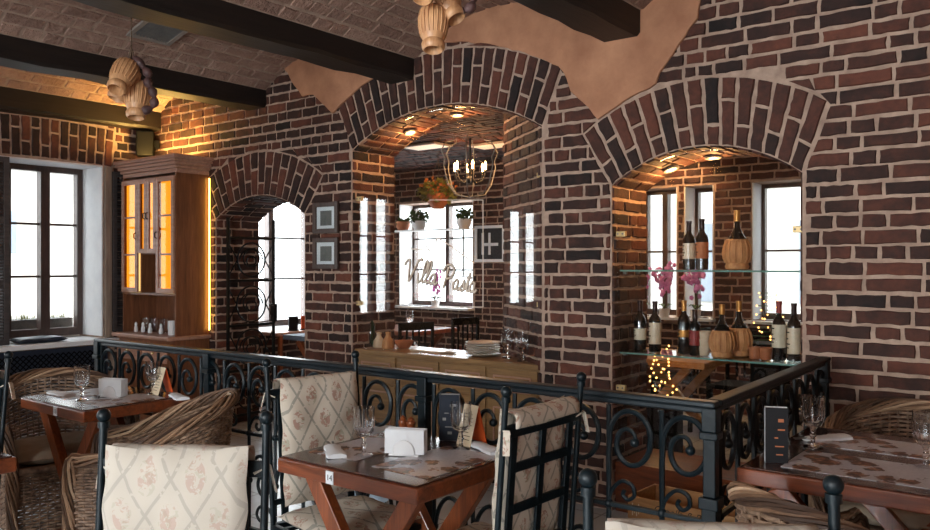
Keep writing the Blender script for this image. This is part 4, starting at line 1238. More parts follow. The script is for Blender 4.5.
def arch_pane(A, x0, x1, z0, Y, inset, lab, brackets):
    t = thing('glass_partition', lab, 'glass panel', (0, Y, 0), 0, 'glass panels in the arches')
    poly = [(x0+inset, z0), (x1-inset, z0)]
    n = 24
    for i in range(n+1):
        x = x1-inset+(x0-x1+2*inset)*i/n
        poly.append((x, A.top(min(max(x, A.x0), A.x1))-inset-.006))
    m = MB(); m.prism(poly, lambda a, b, d: Vector((a, d, b)), -.004, .004)
    m.build('pane', M_SHOWPANE, t)
    for (bx_, bz) in brackets:
        m = MB(); m.box(bx_-.03, bx_+.03, -.014, .014, bz-.017, bz+.017); q = m.build('bracket', M_BRASS, t, bevel=.003)
        m = MB()
        for s in (-1, 1): m.lathe([(.006, 0), (.006, .003), (.001, .003)], 8, Matrix.Translation((bx_+s*.016, -.0143, bz)) @ Matrix.Rotation(PI/2, 4, 'X'))
        m.build('screw', M_GREY, q)
    return t
YG = D+.045
GP = arch_pane(A2, A2.x0, A2.x1, CT+.004, YG, .014, 'clear glass panel filling the widest arch, lettered with the restaurant name', [(-4.52, 2.02), (-4.52, 1.20), (-2.835, 2.09), (-2.835, 1.24)])
# lettering and house emblem on the glass
def gl(u, v): p = atY(u, v, YG-.0062); return Vector((p.x, -.0062, p.z))
m = MB()
for seg in ([(430, 200), (483, 200), (483, 307), (398, 307)],):
    pts = [gl(*p) for p in seg]
    for a, b in zip(pts, pts[1:]): m.bar(a, b, .006, .002, 0, (0, 1, 0)) if False else m.tube([a, b], .0035, 4)
for seg in ([(411, 249), (430, 250)], [(424, 243), (432, 254)], [(438, 238), (452, 247), (474, 263), (475, 256)], [(437, 238), (436, 243)]):
    m.tube([gl(*p) for p in seg], .005, 5)
m.build('house_emblem', M_LOGO, GP, smooth=40)
LET = {
 'V': ([(-.1, .75), (.0, .98), (.12, .98), (.18, .6), (.24, .05), (.28, .0), (.42, .45), (.58, .95), (.72, 1.12), (.8, 1.0)],),
 'i': ([(.0, .45), (.02, .1), (.08, .0), (.2, .15)], [(.04, .68), (.06, .72)]),
 'l': ([(.0, .15), (.16, .6), (.2, .95), (.12, 1.05), (.06, .85), (.04, .2), (.1, .0), (.22, .15)],),
 'a': ([(.26, .42), (.14, .48), (.02, .3), (.02, .08), (.12, .0), (.24, .16), (.28, .46), (.27, .1), (.33, .0), (.44, .15)],),
 'P': ([(.02, .0), (.1, .5), (.16, 1.0)], [(-.15, .75), (.0, 1.05), (.3, 1.12), (.55, .92), (.46, .58), (.14, .45)]),
 's': ([(.0, .1), (.14, .3), (.2, .5), (.24, .3), (.2, .02), (.08, .0), (.04, .1)], [(.2, .02), (.34, .15)]),
 't': ([(.0, .15), (.12, .6), (.16, .9), (.1, .2), (.14, .0), (.26, .15)], [(.0, .62), (.3, .66)]),
}
ADV = {'V': .72, 'i': .2, 'l': .22, 'a': .44, 'P': .62, 's': .34, 't': .26}
def script(word, p0, p1, hpx, r):
    """script word written along the line p0-p1 (photo corners of its base line on the glass)"""
    a, b = gl(*p0), gl(*p1)
    tot = sum(ADV[c] for c in word); ex = (b-a)/tot; H = hpx
    ez = Vector((0, 0, H))
    m = MB(); x = 0
    for c in word:
        for st in LET[c]:
            pts = smooth_path([(x+px+.22*pz, pz, 0) for px, pz in st], 4)
            m.tube([a+ex*q.x+ez*q.y for q in pts], r, 5)
        x += ADV[c]
    return m
M_LOGOB = simple('brown_vinyl', srgb(128, 98, 78), srgb(108, 82, 66), .6, 6, spec=.2)
for word, p0, p1 in (('Villa', (404, 280), (437, 285)), ('Pasta', (443, 288), (476, 293))):
    q = script(word, p0, p1, .155, .0115); q.v = [(x, y*.35-.0022, z) for x, y, z in q.v]
    o = q.build('lettering_outline', M_LOGOB, GP, smooth=50)
    q = script(word, p0, p1, .155, .0068); q.v = [(x, y-.0035, z) for x, y, z in q.v]; q.build('lettering', M_LOGO, GP, smooth=50)
c0, c1 = gl(409, 297), gl(462, 300)
e = c1-c0
text_mesh('CUCINA ITALIANA', 'lettering', M_LOGOP, GP, .046, Matrix.Translation((c0+c1)/2) @ Matrix.Rotation(-math.atan2(e.z, e.x), 4, 'Y') @ Matrix.Rotation(PI/2, 4, 'X'), .0006, 0, 'CENTER', 1.1)

def bottle(loc, lab, h=.31, r=.037, mat=M_BOTTLE, lab_m=M_LABEL, foil=M_FOILD, name='wine_bottle', grp='wine bottles', lz=(.07, .17)):
    t = thing(name, lab, 'bottle', loc, 0, grp)
    k = h/.31
    pr = [(r*.8, 0), (r, .006*k), (r, .185*k), (r*.88, .208*k), (r*.45, .232*k), (.0145, .25*k), (.0135, .298*k), (.0155, .300*k), (.0155, .310*k), (.001, .310*k)]
    m = MB(); m.lathe(pr, 18); m.build('glass_body', mat, t, smooth=40)
    if foil:
        m = MB(); m.lathe([(.0155, .25*k), (.0150, .296*k), (.017, .298*k), (.017, .312*k), (.001, .312*k)], 16); m.build('capsule', foil, t, smooth=40)
    if lab_m:
        m = MB(); m.lathe([(r+.0006, lz[0]*k), (r+.0006, lz[1]*k)], 24); b = m.build('paper_label', lab_m, t, smooth=60)
        m = MB()
        for q, (zz, ww) in enumerate(((.8, .5), (.55, .3), (.35, .6), (.2, .4))):
            z = (lz[0]+(lz[1]-lz[0])*zz)*k; n = 6; vs = []
            for i in range(n+1):
                a = -PI/2-.9+(-ww+2*ww*i/n)
                vs += [((r+.001)*math.cos(a), (r+.001)*math.sin(a), z), ((r+.001)*math.cos(a), (r+.001)*math.sin(a), z+.007*k)]
            m.add(vs, [(2*i, 2*i+2, 2*i+3, 2*i+1) for i in range(n)])
        m.build('printing', M_INK, b)
    return t
def fiasco(loc, lab, s=1.0, grp='straw-covered wine flasks'):
    t = thing('straw_flask', lab, 'flask', loc, 0, grp)
    m = MB(); m.lathe([(.05*s, .13*s), (.052*s, .15*s), (.03*s, .185*s), (.016*s, .215*s), (.0135*s, .29*s), (.016*s, .292*s), (.016*s, .305*s), (.001, .305*s)], 18); m.build('glass_neck', M_BOTTLE, t, smooth=40)
    m = MB(); m.lathe([(.04*s, 0), (.056*s, .006*s), (.06*s, .02*s), (.053*s, .035*s), (.066*s, .06*s), (.07*s, .09*s), (.064*s, .125*s), (.053*s, .15*s), (.045*s, .15*s)], 24)
    for i in range(14):
        a = 2*PI*i/14
        m.tube([((rr*s+.002)*math.cos(a), (rr*s+.002)*math.sin(a), z*s) for rr, z in ((.053, .036), (.066, .06), (.07, .09), (.064, .125), (.053, .15))], .004*s, 5)
    m.build('straw_basket', M_STRAW, t, smooth=50)
    m = MB(); m.tube([(.05*s*math.cos(2*PI*i/20), .05*s*math.sin(2*PI*i/20), .152*s) for i in range(20)], .007*s, 6, closed=True); m.build('straw_ring', M_STRAW, t, smooth=50)
    m = MB(); m.lathe([(.0165*s, .25*s), (.0165*s, .30*s), (.0175*s, .308*s), (.001, .308*s)], 14); m.build('capsule', M_FOILG, t, smooth=50)
    return t
def onY(u, Y, z): p = atY(u, 300, Y); return Vector((p.x, Y, z))
# on the sideboard, behind the glass
bottle(onY(362, D+.24, CT+.001), 'dark green bottle with a pale label at the left end of the sideboard', .28, .036, M_GREENB, M_LABEL, M_FOILG, grp='green bottles on the sideboard')
bottle(onY(371, D+.22, CT+.001), 'plain green bottle second from the left on the sideboard', .27, .034, M_GREENB, None, M_FOILD, grp='green bottles on the sideboard')
CAR = [(.045, 0), (.05, .01), (.045, .05), (.02, .085), (.018, .10), (.022, .115), (.001, .12)]
dish('pottery_jug', 'cream pottery jug left of its twin on the sideboard', onY(379, D+.2, CT+.001), CAR, M_PLATE, 'small pottery jugs on the sideboard')
dish('pottery_jug', 'tan pottery jug right of its cream twin on the sideboard', onY(388, D+.18, CT+.001), [(a, b*1.1) for a, b in CAR], M_STRAW, 'small pottery jugs on the sideboard')
dish('bread_bowl', 'brown clay bowl beside the pottery jugs on the sideboard', onY(404, D+.27, CT+.001), [(.04, 0), (.07, .035), (.075, .06), (.068, .06), (.04, .012), (.001, .01)], M_CROCK, None)
t = thing('serving_board', 'flat white serving board lying on the sideboard', 'board', onY(432, D+.2, CT+.001), 0)  # white slab put in for the bright reflection on the worktop
m = MB(); m.box(-.16, .16, -.07, .07, 0, .016); m.build('board', M_PLATE, t, bevel=.005)
m = MB(); m.box(.16, .22, -.02, .02, .002, .014); m.build('handle', M_PLATE, t, bevel=.004)
PLT = [(.07, 0), (.075, .002), (.125, .013), (.127, .016), (.122, .015), (.07, .005), (.001, .004)]
pls = onY(483, D+.24, CT+.001)
pw = ['bottom plate of the cream stack on the sideboard', 'second plate from the bottom of the cream stack on the sideboard', 'third plate from the bottom of the cream stack on the sideboard', 'third plate from the top of the cream stack on the sideboard', 'second plate from the top of the cream stack on the sideboard', 'top plate of the cream stack on the sideboard']
for i in range(6): dish('dinner_plate', pw[i], pls+Vector((rng.uniform(-.004, .004), rng.uniform(-.004, .004), i*.0165)), PLT, M_PLATE, 'cream dinner plates stacked on the sideboard', 28)
for i, u in enumerate((507, 522)):
    goblet(onY(u, D+(.22 if u < 512 else .12), CT+.001), ['wine glass beside the plate stack on the sideboard', 'wine glass at the right end of the sideboard'][i], .2, 'wine glasses on the sideboard')

t = thing('covered_stool', 'low stool under a pale blue cloth, behind the railing and the middle chair post', 'stool', (-3.12, 3.25, 0))
m = MB(); pad(m, .36, .36, .09, M=Matrix.Translation((0, 0, .53)) @ Matrix.Rotation(-PI/2, 4, 'X'), seed=4); m.build('cushion', M_PALEBLUE, t, smooth=80)
m = MB(); n = 40
ring_ = [(.17*math.cos(2*PI*i/n)*(1+.05*math.sin(i*1.9)), .17*math.sin(2*PI*i/n)*(1+.05*math.sin(i*1.9))) for i in range(n)]
m.add([(x, y, .52) for x, y in ring_]+[(x*1.12, y*1.12, .22+.02*math.sin(i*.9)) for i, (x, y) in enumerate(ring_)], [(i, (i+1) % n, n+(i+1) % n, n+i) for i in range(n)])
m.build('cloth_skirt', M_PALEBLUE, t, smooth=80)
for sx in (-1, 1):
    for sy in (-1, 1):
        m = MB(); m.tube([(sx*.11, sy*.11, .49), (sx*.12, sy*.12, 0)], .013, 6); m.build('leg', M_IRONR, t)
# ================================================================== RIGHT ARCH: GLASS, SHELVES, BOTTLES
LZ, UZ = .965, 1.47
GP2 = arch_pane(A3, A3.x0, A3.x1, .30, YG, .014, 'clear glass panel filling the right arch in front of the bottle shelves', [(-2.26, 1.69), (-1.22, 1.69), (-2.26, .75), (-1.22, .75)])
def shelf(z, lab, x0=A3.x0+.016, x1=A3.x1-.016, y0=D+.075, y1=D+.36):
    t = thing('glass_shelf', lab, 'shelf', ((x0+x1)/2, 0, z), 0, 'glass shelves in the right arch')
    m = MB(); m.box((x0-x1)/2, (x1-x0)/2, y0, y1, -.010, 0); m.build('pane', glassy('shelf_glass', (.86, .95, .92, 1), 1.5, 0, 1.2), t)
    m = MB()
    m.box((x0-x1)/2, (x1-x0)/2, y0-.003, y0, -.010, 0); m.build('edge', simple('green_glass_edge', srgb(120, 160, 148), srgb(90, 130, 120), .15, 5, coat=.5), t)
    for x in ((x0-x1)/2+.012, (x1-x0)/2-.012):
        for y in (y0+.05, y1-.06):
            m = MB(); m.box(x-.012, x+.012, y-.01, y+.01, -.026, -.0105); m.build('shelf_support', M_GREY, t, bevel=.002)
shelf(LZ, 'lower glass shelf in the right arch, crowded with bottles and flasks'); shelf(UZ, 'upper glass shelf in the right arch, holding two tall bottles and a straw flask')
YB = D+.20
def lb(u, lab, y=YB, **k): return bottle(onY(u, y, LZ+.001), lab, grp='wine bottles on the lower shelf', **k)
lb(640, 'dark bottle with a cream label, leftmost on the lower shelf', lz=(.07, .14))
lb(655, 'dark bottle with a tall pale label, second from the left on the lower shelf', lab_m=M_PLATE, lz=(.05, .18))
lb(684, 'dark bottle with a gold neck left of the flasks on the lower shelf', lab_m=M_FOILG, foil=M_FOILG, lz=(.1, .14), h=.32)
lb(695, 'slim dark bottle just right of the gold-labelled one on the lower shelf', lab_m=M_REDLABEL, y=YB-.04, h=.27, r=.033)
lb(779, 'dark bottle with a white and blue label near the right end of the lower shelf', lab_m=M_LABEL, foil=M_REDLABEL, h=.33, lz=(.07, .19))
lb(794, 'dark bottle with a beige label, rightmost on the lower shelf', y=YB+.03, lab_m=M_PLATE, h=.32, lz=(.04, .18))
fiasco(onY(722, YB-.06, LZ+.001), 'straw-covered flask with a pale collar in the middle of the lower shelf', 1.0)
fiasco(onY(739, YB+.08, LZ+.001), 'straw-covered flask behind and right of its twin on the lower shelf', 1.05)
CUP = [(.022, 0), (.03, .004), (.036, .05), (.038, .055), (.034, .055), (.028, .01), (.001, .008)]
cl_ = ['bottom cup of the pale stack left of the straw flasks', 'middle cup of the pale stack left of the straw flasks', 'top cup of the pale stack left of the straw flasks']
for i in range(3): dish('cup', cl_[i], onY(704, YB-.02, LZ+.001+i*.045), CUP, M_PLATE, 'pale cups stacked on the lower shelf')
cr_ = ['pinkish clay cup right of the straw flasks', 'second pinkish clay cup, beside the white and blue labelled bottle']
for i, u in enumerate((755, 766)): dish('clay_cup', cr_[i], onY(u, YB-.03, LZ+.001), [(a, b*1.3) for a, b in CUP], M_CROCK, 'pinkish clay cups on the lower shelf')
def ub(u, lab, **k): return bottle(onY(u, YB, UZ+.001), lab, grp='wine bottles on the upper shelf', **k)
ub(689, 'tall dark bottle with a pale label, left of the pair on the upper shelf', lab_m=M_PLATE, foil=M_FOILD, h=.29)
ub(702, 'tall dark bottle with an orange label, right of the pair on the upper shelf', lab_m=M_CROCK, foil=M_FOILD, h=.30)
fiasco(onY(737, YB, UZ+.001), 'large straw flask standing alone on the upper shelf', 1.12)
# wine crates in the foot of the arch
def crate(loc, rz, lab, txt=None, L=.5, Wd=.3, H=.11):
    t = thing('wine_crate', lab, 'crate', loc, rz, 'wooden wine crates below the right arch')
    m = MB(); m.box(-L/2, L/2, -Wd/2, -Wd/2+.012, 0, H); m.box(-L/2, L/2, Wd/2-.012, Wd/2, 0, H); m.box(-L/2, -L/2+.012, -Wd/2+.012, Wd/2-.012, 0, H); m.box(L/2-.012, L/2, -Wd/2+.012, Wd/2-.012, 0, H); m.box(-L/2+.012, L/2-.012, -Wd/2+.012, Wd/2-.012, 0, .01)
    b = m.build('box', M_CRATE, t, bevel=.002)
    if txt:
        text_mesh(txt, 'lettering', M_INK, t, .055, Matrix.Translation((.02, -Wd/2-.0008, H*.5)) @ Matrix.Rotation(PI/2, 4, 'X'), .0003, .35)
        for sx in (-1, 1):
            m = MB()
            for k in range(4): m.box(sx*(L/2-.045)-.02+k*.012, sx*(L/2-.045)-.014+k*.012, -Wd/2-.001, -Wd/2, .02+.012*(k % 2), .085-.01*(k % 3))
            m.build('printed_mark', M_LABEL, t)
    return t
pl_ = MB(); pl_.box(A3.x0+.014, A3.x1-.014, D+.02, D+T, 0, .30); struct(pl_.build('trim_7', M_TABLE))
crate((-1.62, 4.02, .156), -.05, 'wooden wine crate with printed lettering on its front, behind the railing', 'Capella & Rosso', .62, .3, .12)
crate((-1.62, 4.03, 0), .03, 'plain wooden crate underneath the lettered wine crate', None, .60, .32, .15)
# ================================================================== HANGING DECORATIONS
def jug_mesh(s):
    outer = [(.050, .0), (.060, .012), (.063, .034), (.054, .052), (.066, .08), (.077, .13), (.079, .18), (.070, .225), (.04, .25), (.001, .256)]
    rim = [(.001, .14), (.034, .135), (.038, .03), (.048, .0)]
    m = MB(); m.lathe([(r*s, z*s) for r, z in rim+outer], 22)
    for i in range(20):
        a = 2*PI*i/20
        m.tube([((r*s+.0006)*math.cos(a), (r*s+.0006)*math.sin(a), z*s) for r, z in outer[4:8]], .0035*s, 5)
    return m
def hanging(loc, ztop, lab, s, jugs, saus):
    t = thing('hanging_jug_bunch', lab, 'hanging decoration', loc, 0, 'bunches of wooden jugs hung from the ceiling')
    m = MB(); m.tube([(0, 0, .36), (.002, 0, .5), (0, 0, ztop-loc[2])], .004, 6)
    m.tube([(.018*math.cos(2*PI*i/14), 0, .34+.035*math.sin(2*PI*i/14)) for i in range(14)], .005, 5, closed=True); m.build('cord', M_ROPE, t, smooth=50)
    for (x, y, z, dx, dy, dz) in jugs:
        mt = Matrix.Translation((x, y, z)) @ (Vector((-dx, -dy, -dz)).to_track_quat('Z', 'Y').to_matrix().to_4x4())
        m = jug_mesh(s); m.v = [tuple(mt @ Vector(p)) for p in m.v]; j = m.build('jug', M_JUG, t, smooth=45)
        m = MB(); top = mt @ Vector((0, 0, .245*s)); m.tube(smooth_path([top, (top.x*.6+.01, top.y*.6, top.z+.06), (0, 0, .33)], 4), .004, 5); m.build('string', M_ROPE, j, smooth=50)
    pts = smooth_path(saus, 5)
    n = len(pts); m = MB()
    m.tube(pts, [.03*s*(.45+.55*abs(math.sin(i*PI/6))) for i in range(n)], 9); m.build('dried_sausage_string', M_SAUS, t, smooth=50)
    return t
R0 = Vector((CS, SN, 0)); 
def cam_pts(lst): return [Vector((CS*a-SN*b, SN*a+CS*b, c)) for a, b, c in lst]
def jl(lst):
    out = []
    for a, b, c, p_, q_, r_ in lst:
        v, d = cam_pts([(a, b, c), (p_, q_, r_)]); out.append((v.x, v.y, v.z, d.x, d.y, d.z))
    return out
c1 = Vector((-4.16, 2.34, 2.31))
hanging(c1, 3.15, 'bunch of wooden jugs and dried sausage hanging above the left table', .86,
        jl([(-.03, -.13, .125, -.12, -.6, -.85), (.025, .0, .0, .03, -.22, -1), (-.095, .02, .105, -.3, -.25, -.9)]), cam_pts([(.02, -.02, .33), (.07, -.02, .28), (.10, -.02, .235), (.10, -.02, .19), (.12, -.02, .15), (.135, -.02, .10), (.12, -.02, .055), (.075, -.03, .03)]))
c2_ = Vector((-1.885, 2.24, 2.285))
hanging(c2_, 3.2, 'bunch of wooden jugs and dark sausage at the picture top, above the middle table', .70,
        jl([(-.045, -.10, .16, -.12, -.6, -.85), (-.01, .0, .0, .0, -.22, -1), (.075, .02, .12, .45, -.3, -.85)]), cam_pts([(.02, -.02, .36), (.07, -.03, .30), (.115, -.04, .24), (.135, -.04, .19), (.13, -.05, .145), (.10, -.05, .13)]))
# ceiling vent
t = thing('ceiling_vent', 'square ventilation grille in the brick ceiling beside the hanging jugs', 'vent', (-5.20, 3.16, 3.192), .0)
t.rotation_euler = (0, math.radians(-14), 0)
m = MB(); a, b = .20, .17; f = .035
m.box(-a, a, -b, -b+f, -.02, .0); m.box(-a, a, b-f, b, -.02, 0); m.box(-a, -a+f, -b+f, b-f, -.02, 0); m.box(a-f, a, -b+f, b-f, -.02, 0); m.build('frame', M_VENT, t, bevel=.003)
m = MB()
for i in range(11): m.bar((-a+f, -b+f+.026*i, -.01), (a-f, -b+f+.026*i, -.01), .018, .003, 0, (0, .6, 1))
m.box(-a+f, a-f, -b+f, b-f, -.002, .0)
m.build('grille', M_GREY, t)

# ================================================================== BACK ROOM
def spot(x, y, z, lab, grp='ceiling spots of the back room'):
    t = thing('ceiling_spot', lab, 'ceiling light', (x, y, z), 0, grp)
    m = MB(); m.lathe([(.07, 0), (.07, -.012), (.05, -.016), (.046, -.004)], 18); m.build('ring', M_GREY, t, smooth=40)
    m = MB(); m.lathe([(.046, -.006), (.001, -.006)], 16); m.build('lamp', M_SPOT, t)
    return t
ZR = 2.745
def c_at(u, v): return atZ(u, v, ZR)
for (u, v, lab) in ((697, 172, 'ceiling spot of the back room, left one of two seen under the right arch'), (726, 181, 'ceiling spot of the back room, deepest one seen under the right arch'), (740, 161, 'ceiling spot of the back room, right one seen under the right arch')):
    q = c_at(u, v); q.y = min(q.y, 7.7); spot(q.x, q.y, ZR, lab)
for A, u, Y, lab in ((A3, 671, 4.72, 'glowing spot recessed at the left in the underside of the right arch'), (A3, 713, 4.74, 'spot recessed at the crown of the right arch'),
                     (A2, 410, 4.68, 'glowing spot recessed at the left in the underside of the widest arch'), (A2, 457, 4.68, 'spot recessed at the crown of the widest arch')):
    x = atY(u, 200, Y).x; z = A.top(x)-.018
    t = thing('arch_spot', lab, 'arch light', (x, Y, z), 0, 'spots recessed in the arches'); t.rotation_euler = (0, math.asin((x-A.cx)/A.R), 0)
    m = MB(); m.lathe([(.05, .0), (.05, -.01), (.038, -.014), (.034, -.004)], 18); m.build('ring', M_GREY, t, smooth=40)
    m = MB(); m.lathe([(.034, -.006), (.001, -.006)], 16); m.build('lamp', M_SPOT, t)
def lamp_panel(u, v, lab):
    q = c_at(u, v); t = thing('panel_light', lab, 'ceiling light', (q.x, q.y, ZR-.003), 0, 'flat panel lights of the back room')
    m = MB(); m.box(-.24, .24, -.15, .15, -.02, 0); m.build('frame', M_VENT, t, bevel=.003)
    m = MB(); m.box(-.21, .21, -.12, .12, -.022, -.0205); m.build('diffuser', M_PANELLIGHT, t)
lamp_panel(426, 145, 'flat ceiling panel left of the chandelier'); lamp_panel(494, 144, 'flat ceiling panel right of the chandelier')
# chandelier with wire lantern outline
q = atY(470, 172, 6.2)
t = thing('chandelier', 'iron chandelier with glowing candle bulbs seen through the widest arch', 'chandelier', (q.x, 6.2, q.z))
m = MB(); m.tube([(0, 0, .05), (0, 0, ZR-q.z)], .009, 6); m.sphere((0, 0, -.08), .04, 10); m.sphere((0, 0, .05), .03, 10); m.tube([(0, 0, -.1), (0, 0, .05)], .015, 8)
m.build('stem', M_IRONR, t, smooth=50)
for i in range(6):
    a = 2*PI*i/6+.3; m = MB(); ca, sa = math.cos(a), math.sin(a)
    m.tube([(r*ca, r*sa, z) for r, z in ((.02, -.06), (.07, -.11), (.13, -.09), (.16, -.03), (.16, .0))], .007, 6); m.lathe([(.001, 0), (.024, .004), (.026, .012), (.001, .012)], 10, Matrix.Translation((.16*ca, .16*sa, 0)))
    ar = m.build('arm', M_IRONR, t, smooth=50)
    m = MB(); m.lathe([(.008, .012), (.008, .05), (.012, .062), (.011, .075), (.004, .092), (.001, .1)], 10, Matrix.Translation((.16*ca, .16*sa, 0))); m.build('candle_bulb', M_CANDLE, ar, smooth=50)
for i in range(3):
    a = PI*i/3; m = MB()
    prof = [(.0, .46), (.1, .44), (.15, .36), (.15, .30), (.22, .28), (.26, .2), (.23, .12), (.24, .05), (.2, -.12), (.14, -.22), (0, -.25)]
    full = prof+[(-r, z) for r, z in prof[::-1][1:-1]]
    m.tube([(r*1.15*math.cos(a), r*1.15*math.sin(a), z) for r, z in full], .006, 5, closed=True); m.build('lantern_hoop', M_GREY, t, smooth=50)
# hanging basket
def leaves(m, c, R, n, size, mi=0, sz=1.0):
    for _ in range(n):
        v = Vector((rng.gauss(0, 1), rng.gauss(0, 1), rng.gauss(0, 1))).normalized()*R*rng.uniform(.55, 1)
        v.z *= sz; p = Vector(c)+v
        d = Vector((rng.gauss(0, 1), rng.gauss(0, 1), rng.gauss(0, .6))).normalized(); e = d.orthogonal().normalized()*size*.35
        k = d.cross(e).normalized()*size*.12
        m.add([p, p+d*size*.5+e+k, p+d*size, p+d*size*.5-e+k], [(0, 1, 2, 3)], mi)
q = atY(438, 192, 6.6)
t = thing('hanging_flower_basket', 'hanging basket of yellow-green leaves and orange flowers seen through the widest arch', 'plant', (q.x, 6.6, q.z))
m = MB(); leaves(m, (0, 0, 0), .2, 420, .07, 0, .6); m.build('foliage', M_LEAFY, t)
m = MB(); leaves(m, (0, 0, .04), .2, 90, .05, 0, .55); m.build('blossom', M_FLOWR, t)
m = MB(); m.lathe([(.06, -.18), (.12, -.1), (.14, -.02), (.13, -.02), (.05, -.16), (.001, -.17)], 16); m.build('pot', M_CROCK, t, smooth=40)
m = MB()
for k in range(3): m.tube([(.13*math.cos(k*2.1), .13*math.sin(k*2.1), -.02), (0, 0, .35)], .003, 5)
m.tube([(0, 0, .35), (0, 0, ZR-q.z)], .003, 5); m.build('hanger', M_ROPE, t)
# plant shelf in front of the far window
zs = atY(420, 230, 7.4).z
t = thing('wall_shelf', 'narrow glass plant shelf across the far window of the widest arch', 'shelf', (0, 7.4, zs))
a, b = atY(376, 230, 7.4).x, atY(470, 230, 7.4).x
m = MB(); m.box(a, b, -.09, .09, -.014, 0); m.build('board', M_WHITE, t)
m = MB()
for x in (a+.1, b-.1): m.tube([(x, .0, -.014), (x, .0, -.014-.55)], .01, 6); m.box(x-.06, x+.06, -.05, .05, -.57, -.56)
m.build('bracket', M_GREY, t)
def pot(u, lab, plant, sc=1):
    x = atY(u, 230, 7.4).x
    t = thing('potted_plant', lab, 'plant', (x, 7.4, zs+.001), 0, 'pots on the far window shelf')
    m = MB(); m.lathe([(.06*sc, 0), (.085*sc, .05), (.09*sc, .11), (.08*sc, .11), (.06*sc, .02), (.001, .02)], 16); m.build('pot', M_CROCK if plant != 'g' else M_WHITE, t, smooth=40)
    m = MB(); leaves(m, (0, 0, .15 if plant == 'g' else .115), .1 if plant == 'g' else .07, 120 if plant == 'g' else 60, .06, 0, .8 if plant == 'g' else .3); m.build('foliage', M_LEAF, t)
pot(385, 'low terracotta pot at the left end of the far window shelf', 'o', 1.1); pot(403, 'terracotta pot second from the left on the far window shelf', 'o'); pot(419, 'green bushy plant in a white pot on the far window shelf', 'g'); pot(464, 'green plant in a white pot at the right end of the far window shelf', 'g')
# orchids
def orchid(x, y, z, lab, h=.5):
    t = thing('orchid', lab, 'orchid', (x, y, z), rng.uniform(-.3, .3), 'pink orchids on the far window sills')
    m = MB(); m.lathe([(.045, 0), (.06, .09), (.055, .09), (.04, .01), (.001, .01)], 14); m.build('pot', M_WHITE, t, smooth=40)
    m = MB()
    for k in range(5):
        a = k*1.3; m.add([(0, 0, .08), (.07*math.cos(a)-.02*math.sin(a), .07*math.sin(a)+.02*math.cos(a), .14), (.16*math.cos(a), .16*math.sin(a), .11), (.07*math.cos(a)+.02*math.sin(a), .07*math.sin(a)-.02*math.cos(a), .14)], [(0, 1, 2, 3)])
    m.build('leaf', M_LEAF, t)
    stems = []
    for s in (1, -1):
        m = MB(); pts = smooth_path([(0, 0, .08), (s*.02, .01, h*.6), (s*.05, -.01, h*rng.uniform(.8, .95)), (s*rng.uniform(.07, .12), -.03, h*rng.uniform(.75, 1.02))], 5); m.tube(pts, .003, 5); st = m.build('stem', M_LEAF, t)
        m = MB()
        for q in pts[4:]:
            for k in range(2):
                c = Vector(q)+Vector((rng.uniform(-.05, .05), rng.uniform(-.03, .02), rng.uniform(-.08, .03)))
                for l in range(5):
                    a = 2*PI*l/5; d = Vector((math.cos(a), .25, math.sin(a)))*.030; e = Vector((-math.sin(a), 0, math.cos(a)))*.013
                    m.add([c, c+d*.6+e, c+d, c+d*.6-e], [(0, 1, 2, 3)])
        m.build('blossom', M_ORCHID, st)
for x, lab in ((-3.80, 'pink orchid at the left of the two-pane window behind the right arch'), (-3.53, 'pink orchid at the right of the two-pane window behind the right arch'), (-3.19, 'pink orchid on the narrow window sill behind the upper shelf bottles'), (-6.68, 'pink orchid on the far window sill behind the glass lettering')):
    orchid(x, YF-.075, FZ0+.003, lab, .55 if x > -6 else .45)
# picture in the back room
a, b = atY(475, 226, YF-.03), atY(505, 262, YF-.03)
t = thing('picture_frame', 'white-framed dark picture on the brick of the back room, right of the lettering', 'picture', ((a.x+b.x)/2, YF-.018, (a.z+b.z)/2))
w, h = (b.x-a.x)/2, (a.z-b.z)/2
m = MB()
for x in (-w, w-.035): m.box(x, x+.035, -.025, 0, -h, h)
for z in (-h, h-.035): m.box(-w+.035, w-.035, -.025, 0, z, z+.035)
m.build('frame', M_PAPERW, t)
m = MB(); m.box(-w+.035, w-.035, -.01, -.002, -h+.035, h-.035); m.build('print', M_DARKCARD, t)
m = MB(); m.box(-w*.55, w*.55, -.012, -.0105, -h*.12, h*.04); m.box(-w*.55, -w*.4, -.012, -.0105, -h*.6, h*.6); m.box(-w*.1, w*.05, -.012, -.0105, -h*.6, h*.6); m.build('white_marks', M_PAPERW, t)
# tables and chairs of the back room
def back_table(x, y, w, d, lab, mat, wood_=M_LEG, h=.76):
    t = thing('dining_table', lab, 'table', (x, y, 0), 0, 'tables of the back room')
    m = MB(); m.box(-w/2, w/2, -d/2, d/2, h-.05, h); m.build('tabletop', mat, t, bevel=.005)
    for sx in (-1, 1):
        for s in (-1, 1):
            m = MB(); m.bar((s*.28*w/.9, sx*(d/2-.1)+s*.024, h-.05), (-s*.32*w/.9, sx*(d/2-.1)+s*.024, .003), .08, .044, 0, (0, 1, 0)); m.v = [(p[0], p[1], min(h-.052, max(0, p[2]))) for p in m.v]; m.build('leg', wood_, t)
    return t
back_table(-6.35, 7.00, .9, .8, 'orange-edged table by the far window of the widest arch', M_LEG)
back_table(-6.30, 5.85, .9, .7, 'blue-grey topped table seen at the left through the widest arch', M_BLUECLOTH)
back_table(-2.70, 6.1, .95, .8, 'orange wooden table seen under the bottle shelf of the right arch', M_CRATE, M_CRATE, .78)
back_table(-4.0, 7.05, .9, .7, 'dark table by the far window behind the right arch', M_BLUECLOTH)
